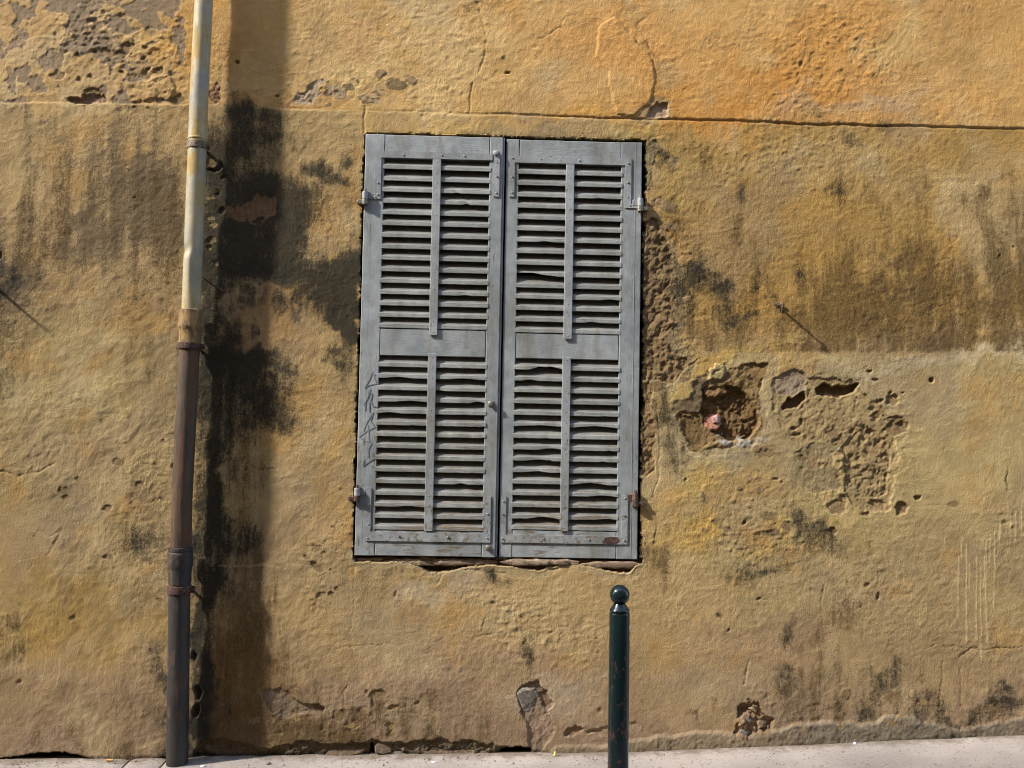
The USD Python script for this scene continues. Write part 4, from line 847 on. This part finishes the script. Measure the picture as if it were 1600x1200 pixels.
def shutter(P):
    x0, x1, zb, zt, o0, o1, u0, u1, l0, l1, yf = (P[k] for k in 'x0 x1 zb zt o0 o1 u0 u1 l0 l1 yf'.split())
    t = thing('shutter', P['label'], 'shutter', (P['hx'], yf, zb))
    yb = yf + .036
    sd = P['seed']
    part('stile', board(x0, o0 + .001, zb, zt, yf, yb, sd + 1, 'z'), 'paint_vertical', t)
    part('stile', board(o1 - .001, x1, zb, zt, yf, yb, sd + 2, 'z'), 'paint_vertical', t)
    g = .0018
    a, b = o0 + .001 + g, o1 - .001 - g
    part('top_rail', board(a, b, u1, zt - .001, yf + .0008, yb, sd + 3, 'x'), 'paint_horizontal', t)
    part('middle_rail', board(a, b, l1, u0, yf + .0008, yb, sd + 4, 'x'), 'paint_horizontal', t)
    part('bottom_rail', board(a, b, zb + .001, l0, yf + .0008, yb, sd + 5, 'x'), 'paint_horizontal', t)
    # bead that covers the meeting edge of the other leaf
    if P.get('bead'):
        part('meeting_bead', cbox(x1 + .0005, x1 + .0075, yf + .0035, yb, zb + .002, zt - .002, .0015), 'paint_vertical', t)
    else:
        part('hanging_bead', cbox(x1 - .026, x1 - .0245, yf - .0008, yf + .004, zb + .003, zt - .003, .0004), 'paint_vertical', t)
    for (z0, z1, lower) in ((u0, u1, 0), (l0, l1, 1)):
        pitch = (z1 - z0) / 15
        for k in range(15):                       # from the top down
            z = z1 - (k + 1) * pitch + (.0025 if k == 14 else 0)
            bites = [(c, hw, dp) for kk, c, hw, dp in P['bites'][lower] if kk == k]
            worn = (.10 if not lower else .26 + .26 * math.sin(min(k, 14) / 14 * math.pi)) * (1.0 if k else .6)
            part('slat', wavy_slat(o0 - .004, o1 + .004, z, yf - .0012, sd * 31 + lower * 17 + k * 3, worn, bites, tilt=-.002), 'paint_slat', t, smooth=25)
    for (z0, z1, xa, xb) in P['bars']:
        ba = part('centre_bar', cbox(xa, xb, yf - .0062, yf - .0014, z0, z1, .0014), 'paint_iron', t)
        n = 17
        for k in range(n):
            part('rivet', dome_cap(((xa + xb) / 2 + ((-1) ** k) * .0008, yf - .0061, z0 + .012 + (z1 - z0 - .024) * k / (n - 1)), .0024, .0016), 'paint_iron', ba, smooth=True)
    for boxes, rv in P['straps']:
        st = part('corner_brace', strap(boxes, yf), 'paint_iron', t)
        for (rx, rz, rr) in rv:
            part('rivet', dome_cap((rx, yf - .0034, rz), rr, rr * .75, 10), 'bare_steel' if rr > .0042 else 'paint_iron', st, smooth=True)
    for (hx, hz, sgn, rust) in P['hinges']:
        kn = lathe([(.0002, hz - .004), (.0108, hz - .004), (.0116, hz - .001), (.0116, hz + .022), (.0100, hz + .0255), (.0002, hz + .0255)], (hx, yf - .0075), 20)
        pl = cbox(hx, hx + sgn * .030, yf - .0046, yf - .0005, hz - .001, hz + .020, .0008)
        part('hinge', trimesh.util.concatenate([kn, pl]), 'rusty_iron' if rust else 'paint_iron', t, smooth=40)
    for (kx_, kz_, rr, dep, mt) in P['knobs']:
        pr = [(rr * .5, 0), (rr * .55, dep * .3), (rr * .98, dep * .5), (rr, dep * .7), (rr * .75, dep * .93), (rr * .3, dep), (.0001, dep)]
        kb_ = lathe([(.0001, 0)] + pr, (0, 0), 18); v = np.array(kb_.vertices)
        kb_.vertices = np.c_[kx_ + v[:, 0], yf - v[:, 2], kz_ + v[:, 1]]
        if kb_.volume < 0: kb_.invert()
        wsh = cbox(kx_ - rr * .9, kx_ + rr * .9, yf - .0022, yf + .0005, kz_ - rr * .9, kz_ + rr * .9, .0015)
        part('knob', trimesh.util.concatenate([kb_, wsh]), mt, t, smooth=40)
    return t

left = shutter(dict(x0=0, x1=.5385, zb=.7500, zt=2.3900, o0=.0738, o1=.4885, u0=1.6255, u1=2.2965, l0=.8480, l1=1.5215, yf=-.0045, hx=0.0, seed=3, bead=True,
    label='left grey louvred shutter with round knob and scribbled dark tag on its stile',
    bites=([(3, .40, .010, .007), (2, .36, .012, .004), (11, .40, .02, .003)], [(1, .15, .05, .006), (1, .40, .05, .005), (3, .46, .03, .008), (3, .2, .06, .005), (2, .3, .03, .004), (4, .12, .04, .005), (10, .40, .02, .006), (12, .2, .04, .004)]),
    bars=[(1.6035, 2.2945, .2650, .2975), (.8470, 1.5310, .2640, .2965)],
    straps=[([(.0420, 2.2965, .4990, 2.3240), (.0405, 2.1320, .0645, 2.3240), (.012, 2.1320, .05, 2.150)], [(.053, 2.196, .0042), (.053, 2.150, .0042), (.044, 2.141, .0036), (.150, 2.310, .004), (.388, 2.311, .004), (.30, 2.312, .0034)]),
            ([(.5045, 2.1535, .5275, 2.3180)], [(.516, 2.2330, .0044), (.516, 2.168, .004), (.516, 2.29, .003)]),
            ([(.0390, .8065, .0590, 1.0090), (.0390, .8065, .5190, .8420), (.4940, .8065, .5190, .9850), (.012, .989, .05, 1.008)], [(.048, .946, .0042), (.048, .818, .0036), (.170, .825, .0052), (.356, .825, .0052), (.506, .917, .0042), (.506, .825, .0038), (.05, .87, .003)])],
    hinges=[(.0045, 2.1330, 1, 0), (.0045, .9830, 1, 0)],
    knobs=[(.5125, 1.3410, .0125, .011, 'bare_steel'), (.5125, .7870, .0115, .010, 'bare_steel'), (.5120, 2.3260, .0115, .010, 'paint_iron')]))
right = shutter(dict(x0=.5535, x1=1.0890, zb=.7500, zt=2.3870, o0=.6015, o1=1.0085, u0=1.6200, u1=2.2925, l0=.8550, l1=1.5215, yf=.0030, hx=1.089, seed=9,
    label='right grey louvred shutter with broken slats and rust patch on its bottom brace',
    bites=([(9, .62, .14, .0125), (9, .60, .10, .010), (6, .71, .03, .004), (11, .97, .04, .005), (13, .9, .03, .004), (2, .92, .02, .003)],
           [(0, .74, .055, .0145), (0, .69, .03, .010), (1, .66, .03, .005), (5, .70, .09, .006), (5, .92, .08, .007), (7, .75, .05, .007), (8, .70, .05, .006), (10, .90, .07, .008), (9, .69, .05, .005), (13, .72, .06, .008), (13, .97, .05, .005), (11, .95, .05, .005)]),
    bars=[(1.6000, 2.2900, .7885, .8215), (.8550, 1.5300, .7865, .8190)],
    straps=[([(.5660, 2.2930, 1.0480, 2.3220), (.5660, 2.1560, .5870, 2.3220), (1.0225, 2.1230, 1.0480, 2.3220), (1.0300, 2.1230, 1.075, 2.1400)], [(.577, 2.311, .004), (.577, 2.236, .0042), (.577, 2.173, .0042), (.84, 2.308, .0042), (.69, 2.309, .003), (1.035, 2.302, .0042), (1.035, 2.225, .0045), (1.034, 2.168, .003), (1.043, 2.135, .0034)]),
            ([(.5570, .8070, .5780, .9860), (.5570, .8070, 1.0500, .8380), (1.0270, .8070, 1.0500, .9960), (1.03, .976, 1.074, .994)], [(.567, .965, .0044), (.567, .915, .0044), (.567, .822, .0044), (.725, .824, .004), (.90, .824, .004), (1.038, .918, .0044), (1.038, .822, .0044), (1.038, .985, .004)])],
    hinges=[(1.0835, 2.1360, -1, 0), (1.0775, .9800, -1, 1)],
    knobs=[]))
# rust patch on the right shutter's bottom brace
rp = Polygon([(.952, .811), (.962, .832), (.985, .836), (1.012, .834), (1.02, .820), (1.006, .810), (.98, .8085)])
part('rust_patch', extrude_y(rp, .0030 - .0040, .0030 - .0033), 'rusty_iron', right)
# scribbled tag on the left stile
def ribbon(px, wid, yf):
    out = []
    for a, b in zip(px[:-1], px[1:]):
        p, q = at(*a)[[0, 2]], at(*b)[[0, 2]]
        out.append(sbox(0, 0, 1, 1)) if False else None
        out.append(_seg(p, q, wid))
    return union_all([o for o in out if o is not None])
def _seg(p, q, w):
    from shapely.geometry import LineString
    return LineString([p, q]).buffer(w, quad_segs=3)
z3 = lambda pts: [(555 + x / 7.06, 570 + y / 7.06) for x, y in pts]
tags = [z3(q) for q in ([(105, 255), (160, 165), (192, 75), (200, 110), (222, 112)], [(205, 95), (215, 150), (240, 208), (160, 225), (105, 255)],
                        [(100, 440), (140, 370), (170, 270)], [(150, 300), (190, 320), (175, 400), (200, 460), (245, 470)], [(160, 420), (158, 520)], [(120, 420), (110, 510)],
                        [(95, 730), (130, 640), (200, 525), (175, 620), (222, 690), (120, 740), (50, 795), (100, 835), (185, 868)], [(145, 670), (155, 780), (160, 860)],
                        [(185, 860), (150, 930), (150, 1015)], [(130, 925), (180, 970), (225, 1030), (150, 1075), (90, 1120), (100, 1050)], [(180, 1115), (235, 1135)])]
gf = union_all([ribbon(q, .0016, 0) for q in tags])
for poly in sorted(getattr(gf, 'geoms', [gf]), key=lambda p: -p.centroid.y):
    part('graffiti_stroke', extrude_y(poly, -.0056, -.0043), 'graffiti_ink', left)

# hinge pintles, let into the wall
def pintle(u, v, side, rust, big=1.0):
    c = at(u, v)
    yk = (-.0045 if side < 0 else .003) - .0075
    hx = c[0]
    rod = tube([(hx, yk, c[2] - .012), (hx, yk, c[2] + .038)], .0055, 12)
    eye = lathe([(.0002, c[2] - .024), (.0108 * big, c[2] - .024), (.0116 * big, c[2] - .021), (.0116 * big, c[2] - .005), (.0105 * big, c[2] - .0035), (.0002, c[2] - .0035)], (hx, yk), 16)
    arm = cbox(hx, hx + side * .030 * big, yk - .007, yk + .007, c[2] - .022, c[2] - .006, .002)
    shank = cbox(hx + side * .020 * big, hx + side * .030 * big, yk - .0065, .06, c[2] - .0215, c[2] - .0065, .002)
    part('hinge_pintle', [rod, eye, arm, shank], 'rusty_iron' if rust else 'bare_steel', house, smooth=40)
p1 = (.0045, 2.1330); 
for hx, hz, side, rust, big in ((.0045, 2.1315, -1, 0, 1), (.0045, .9815, -1, 1, 1.1), (1.0835, 2.1345, 1, 0, 1), (1.0775, .9785, 1, 1, 1.2)):
    u, v = survey(hx, hz); pintle(u, v, side, rust, big)

# ------------------------------------------------------------------ drainpipe
YP = -.064
axis_pts = [(319.5, -60), (318.6, 0), (311, 150), (308.5, 225), (304.7, 320), (299, 470), (298, 510), (293.4, 600), (284.4, 780), (282.5, 860), (280.5, 925), (277, 1190), (276, 1230)]
AX = np.array([at(u, v, YP) for u, v in axis_pts]); AX = AX[np.argsort(AX[:, 2])]
def axis(z): return np.array([np.interp(z, AX[:, 2], AX[:, 0]), YP, z])
zv = lambda v, u=300: at(u, v, YP)[2]
pipe = thing('drainpipe', 'tall drainpipe, dented pale zinc above and rusty dark cast iron below', 'drainpipe', axis(0.0))
z_sock = zv(485)
def zinc_def(V_, P_):
    out = V_.copy(); z = V_[..., 2]; c = P_[:, None, :]
    rel = V_ - c; ang = np.arctan2(rel[..., 0], -rel[..., 1])      # 0 faces the street
    zc, zd = zv(392), zv(408)
    d1 = np.exp(-((z - zc) / .020) ** 2) * np.exp(-((ang + .75) / .7) ** 2)
    f = ss(zv(380), zv(400), z) if False else np.clip((zv(388) - z) / .05, 0, 1) * np.clip((z - zv(470)) / .09, 0, 1)
    d2 = f * np.exp(-((ang - .45 - .9 * (zc - z)) / .30) ** 2)
    k = 1 - .22 * d1 - .14 * d2 + .05 * f * np.exp(-((ang + .1) / .3) ** 2)
    k = k + .010 * (meshkit.fbm(np.stack([ang * 2, z * 6, z * 0], -1), 3, 4) - .5)
    out[..., :2] = c[..., :2] + rel[..., :2] * k[..., None]
    return out
zz = np.linspace(z_sock - .01, 4.6, 420)
part('zinc_pipe', tube([axis(z) for z in zz], .0345, 48, deform=zinc_def), 'zinc', pipe, smooth=50, label='pale dented zinc upper length of the pipe')
zb_ = zv(221)
part('seam_ring', tube([axis(z) for z in (zb_ + .006, zb_ + .010, zb_ + .014)], [.0362, .0375, .0355], 40), 'zinc', pipe, smooth=60)
def ear(c, y0, y1, z0, z1): return cbox(c[0] + .034, c[0] + .052, y0, y1, z0, z1, .0015)
def clamp(v0, v1, r, mt, stem=True):
    z1, z0 = zv(v0), zv(v1); c = axis((z0 + z1) / 2)
    zz_ = [z0, z0 + .002, z1 - .002, z1]
    m_ = [tube([axis(q) for q in zz_], [r - .0015, r, r, r - .0015], 40), cbox(c[0] + r - .004, c[0] + r + .012, c[1] - .006, c[1] + .010, z0 + .002, z1 - .002, .0015),
          tube([(c[0] + r + .006, c[1] - .014, (z0 + z1) / 2), (c[0] + r + .006, c[1] + .018, (z0 + z1) / 2)], .0042, 10)]
    if stem: m_.append(tube([(c[0] + .01, c[1] + r - .004, (z0 + z1) / 2), (c[0] + .012, .03, (z0 + z1) / 2)], .006, 10))
    part('pipe_clamp', m_, mt, pipe, smooth=40)
clamp(222, 233, .0385, 'zinc_band')
# upper socket and the cast iron length
def prof_part(name, prof, mt, label=None):
    """prof: (survey row, radius) from top to bottom, following the pipe's axis."""
    pr = [(zv(v), r) for v, r in prof][::-1]
    part(name, tube([axis(z) for z, _ in pr], [r for _, r in pr], 44), mt, pipe, smooth=35, label=label)
prof_part('pipe_socket', [(484, .0400), (485, .0445), (490, .0452), (504, .0448), (508, .0466), (511, .0466), (514, .0440), (517, .0408), (525, .0400), (533, .0404), (537, .0412)], 'cast_ochre')
clamp(536, 546, .0440, 'rusty_iron')
zl = np.linspace(-.12, zv(534), 120)
def iron_def(V_, P_):
    c = P_[:, None, :]; rel = V_ - c; ang = np.arctan2(rel[..., 0], -rel[..., 1]); z = V_[..., 2]
    k = 1 + .02 * (meshkit.fbm(np.stack([np.cos(ang) * 2, z * 9, np.sin(ang) * 2], -1), 3, 9) - .5)
    out = V_.copy(); out[..., :2] = c[..., :2] + rel[..., :2] * k[..., None]; return out
part('cast_iron_pipe', tube([axis(z) for z in np.linspace(zv(862), zv(534), 90)], .0378, 44, deform=iron_def), 'cast_iron', pipe, smooth=50, label='brown cast iron length of the pipe')
part('cast_iron_pipe', tube([axis(z) for z in np.linspace(-.12, zv(880), 90)], .0392, 44, deform=iron_def), 'cast_iron_low', pipe, smooth=50, label='blackened cast iron foot of the pipe')
prof_part('pipe_socket', [(855, .0385), (856, .0448), (860, .0452), (862, .0436), (864, .0452), (866, .0462), (883, .0460), (888, .0425), (890, .0412), (912, .0410)], 'cast_iron_low')
clamp(915, 927, .0448, 'rusty_iron')

# ------------------------------------------------------------------ iron left in the wall
def spike(name, label, base, pts, rad, mt, extra=()):
    t = thing(name, label, 'spike', base)
    part('shaft', tube(pts, rad, 10), mt, t, smooth=60)
    for nm, m_ in extra: part(nm, m_, mt, t, smooth=40)
    return t
b = at(1215, 478)
spike('bent_nail', 'bent rusty nail with drooping tip standing out of the right half of the wall', b,
      [b + [0, .02, 0], b + [0, -.03, .001], b + [.0005, -.062, .001], b + [.001, -.067, -.003], b + [.001, -.064, -.012], b + [-.0005, -.058, -.028], b + [-.003, -.055, -.036]], [.0045, .0045, .0042, .0042, .0040, .0032, .0014], 'rusty_iron',
      [('nail_plate', trimesh.util.concatenate([cbox(b[0] - .019, b[0] + .001, -.014, -.009, b[2] - .001, b[2] + .010, .002), cbox(b[0] + .003, b[0] + .018, -.012, -.007, b[2] + .001, b[2] + .010, .002)]))])
b = at(354, 458)
t_ = at(317, 434, -.055)
spike('iron_spike', 'thin rusty spike slanting out of the mould stain beside the drainpipe', b, [b + [.008, .02, -.004], b, b * .6 + t_ * .4 + [0, 0, -.003], t_], [.0055, .0050, .0045, .0026], 'rusty_iron')
b = at(-14, 440)
spike('iron_hook', 'rusty iron hook left of the frame whose thin shadow crosses the wall', b, [b + [0, .02, 0], b + [0, -.04, 0], b + [.002, -.075, .002], b + [.003, -.082, .012]], [.0065, .006, .0042, .0028], 'rusty_iron')

# ------------------------------------------------------------------ bollard
YB = -.50
bt = at(968.5, 913.5, YB); bm = at(966.0, 1170, YB)
ppm = np.linalg.norm(at(969, 1000, YB) - at(968, 1000, YB))
R_ball, R_post = 15.6 * ppm, 15.9 * ppm
gz = float(ground_z(bm[0])) + .02 * YB
lean = (bt[0] - bm[0]) / (bt[2] - bm[2])
base = np.array([bm[0] + lean * (gz - bm[2]), YB, gz])
bol = thing('bollard', 'dark green metal bollard with ball top standing on the pavement', 'bollard', base)
def blathe(prof):
    pr = np.array(prof)
    return tube([[base[0] + lean * (z - gz), YB, z] for _, z in pr], pr[:, 0], 56)
zt_ = bt[2]; zc_ = zt_ - R_ball
ball = [(max(.0003, R_ball * math.cos(a)), zc_ + R_ball * math.sin(a)) for a in np.linspace(-1.15, math.pi / 2, 30)]
zn = ball[0][1]
part('ball', blathe([(.0003, zn - .0005)] + ball), 'bollard_paint', bol, smooth=50)
z1 = zn - 10.5 * ppm
part('collar', blathe([(R_post * .90, z1 - 3.4 * ppm), (R_post * .90, z1 - .2 * ppm), (R_post * .985, z1), (R_post * .99, z1 + 1.0 * ppm), (R_post * .97, z1 + 2.2 * ppm), (R_post * .80, z1 + 5.5 * ppm), (R_post * .60, zn + .6 * ppm)]), 'bollard_paint', bol, smooth=35)
z2 = z1 - 2.6 * ppm
part('post', blathe([(R_post * 1.02, gz - .08), (R_post * 1.015, gz + .2), (R_post, z2 - 5 * ppm), (R_post, z2 - 3.4 * ppm), (R_post * 1.01, z2 - 1.6 * ppm), (R_post * .97, z2 - .3 * ppm), (R_post * .86, z2)]), 'bollard_paint', bol, smooth=35)
part('base_ring', blathe([(R_post * 1.02, gz + .03), (R_post * 1.35, gz + .022), (R_post * 1.5, gz + .008), (R_post * 1.5, gz - .03)][::-1]), 'bollard_paint', bol, smooth=30)
# small round sticker on its right flank
def curved_disc(u, v, r_px, grow_, mt, name, parent):
    c = at(u, v, YB); z = c[2]; cx = base[0] + lean * (z - gz)
    a0 = math.asin(np.clip((c[0] - cx) / R_post, -.97, .97)); rr = r_px * ppm
    V_, F_ = [], []
    for rad in (0, .5, 1):
        for k in range(16):
            th = 2 * math.pi * k / 16; a = a0 + rad * rr * 1.3 * math.cos(th) / R_post; q = R_post + grow_
            V_.append([cx + q * math.sin(a), YB - q * math.cos(a), z + rad * rr * 1.15 * math.sin(th)])
    for i in range(2):
        for k in range(16):
            p, q = i * 16 + k, i * 16 + (k + 1) % 16; F_ += [(p, q, q + 16), (p, q + 16, p + 16)]
    return part(name, trimesh.Trimesh(V_, F_, process=False), mt, parent, smooth=True)
st = curved_disc(983.0, 978, 3.2, .0006, 'plain_paper', 'sticker', bol)
curved_disc(984.6, 977.5, 1.3, .0010, 'sticker_red', 'sticker_dot', st)

# ------------------------------------------------------------------ litter on the pavement
def on_ground(u, v):
    d = FWD * F_PX + RIGHT * (u - 800) - UP * (v - 600)
    p = CAM.copy()
    for y in np.linspace(-.6, .02, 400):
        p = CAM + d * ((y - CAM[1]) / d[1])
        if p[2] <= float(ground_z(p[0])) + .02 * y + .0005: break
    return np.array([p[0], p[1], float(ground_z(p[0])) + .02 * p[1]])
def lump(name, label, cat, u, v, size, mt, seed):
    c = on_ground(u, v); ic = trimesh.creation.icosphere(subdivisions=2); p = np.array(ic.vertices); k = .7 + .6 * meshkit.fbm(p * 1.7 + seed, 2, seed)
    ic.vertices = c + np.array([0, 0, size[2] * .5]) + p * k[:, None] * np.array(size)
    q = part(name, ic, mt, None, smooth=60); tag(q, label, cat)
lump('pebble', 'small rounded brown pebble on the pavement right of the drainpipe', 'pebble', 419, 1194, (.010, .008, .006), 'pebble', 3)
lump('paper_scrap', 'tiny crumpled bluish white paper scrap just right of the pipe foot', 'paper', 317, 1198, (.010, .008, .004), 'plain_paper', 5)
lump('paper_scrap', 'tiny white paper scrap at the wall foot right of the bollard', 'paper', 1336, 1163, (.006, .006, .006), 'plain_paper', 6)
lump('paper_scrap', 'small flat white paper scrap on the pavement left of the bollard', 'paper', 678, 1191, (.010, .006, .002), 'plain_paper', 7)
c = on_ground(171, 1189.5)
q = part('cigarette_end', tube([c + [-.012, 0, .004], c + [.012, .002, .004]], .0038, 12), 'filter_paper', None, smooth=50); tag(q, 'tan cigarette end lying at the wall foot left of the drainpipe', 'litter')
c = on_ground(867, 1181)
q = part('bottle_cap', trimesh.util.concatenate([tube([c + [0, 0, 0], c + [.001, 0, .015]], [.0052, .0045], 12), tube([c + [-.006, -.004, .003], c + [-.001, -.005, .004]], .003, 8)]), 'plastic_yellow', None, smooth=50); tag(q, 'tiny pale yellow plastic cap standing at the wall foot left of the bollard', 'litter')

gr_ = np.random.default_rng(41); bits = []
for k in range(420):
    x = gr_.uniform(-1.7, 2.9); y = -.012 - abs(gr_.normal()) * .05; q = gr_.uniform(.0012, .0036) * (1.5 if gr_.random() < .08 else 1)
    o = trimesh.creation.icosphere(subdivisions=0); p = np.array(o.vertices) * q * gr_.uniform(.6, 1.3, (12, 1)) * [1, 1, .7]
    bits.append(trimesh.Trimesh(p + [x, y, float(ground_z(x)) + .02 * y + q * .3], o.faces, process=False))
gt = part('grit', bits, 'pebble'); tag(gt, 'loose sandy grit and crumbs of plaster along the wall foot', 'grit', kind='stuff')

# ------------------------------------------------------------------ across the narrow street: a tall house, and a lower one added against sky light
YF = -5.2
HF = (abs(YF) - .22 - .15) * abs(SUN_TRAVEL[2]) / SUN_TRAVEL[1]
fh = thing('facing_house', 'tall pale rendered house across the street, out of view to the left', 'house', (0, YF, -.2))
part('wall', [slab(-52, -10.5, YF - 9, YF, -.4, HF - .25)], 'facing_render', fh)
part('cornice', [slab(-52.1, -10.4, YF - 9.1, YF - .001 + .12, HF - .25, HF - .1)], 'facing_render', fh)
rf = trimesh.convex.convex_hull(np.array([[x, y, z] for x in (-52.2, -10.3) for y, z in ((YF + .15, HF - .1), (YF + .15, HF), (YF - 9.2, HF), (YF - 9.2, HF - .1), (YF - 4.5, HF + 1.0))]))
part('roof', rf, 'roof_tile', fh)
fh2 = thing('facing_house', 'unseen lower pale rendered house added across the street to cut sky light', 'house', (0, YF, -.2))  # added house, never in view, holds back sky light from the wall
part('wall', [slab(-10.45, 30, YF - 9, YF - .05, -.4, 7.4)], 'facing_render', fh2)
part('roof', trimesh.convex.convex_hull(np.array([[x, y, z] for x in (-10.44, 30.2) for y, z in ((YF + .1, 7.4), (YF + .1, 7.5), (YF - 9.2, 7.5), (YF - 9.2, 7.4), (YF - 4.5, 9.0))])), 'roof_tile', fh2)
for st_ in range(2):
    for k in range(9):
        part('window', cbox(-7.5 + k * 4, -6.4 + k * 4, YF - .049, YF - .01, 1.0 + st_ * 2.9, 2.7 + st_ * 2.9, .004), 'facing_shutter', fh2)
for st_ in range(4):
    for k in range(10):
        xw, zw = -49 + k * 4, 1.0 + st_ * 3.1
        w_ = part('window', cbox(xw - .55, xw + .55, YF + .001, YF + .04, zw, zw + 1.7, .004), 'facing_shutter', fh)
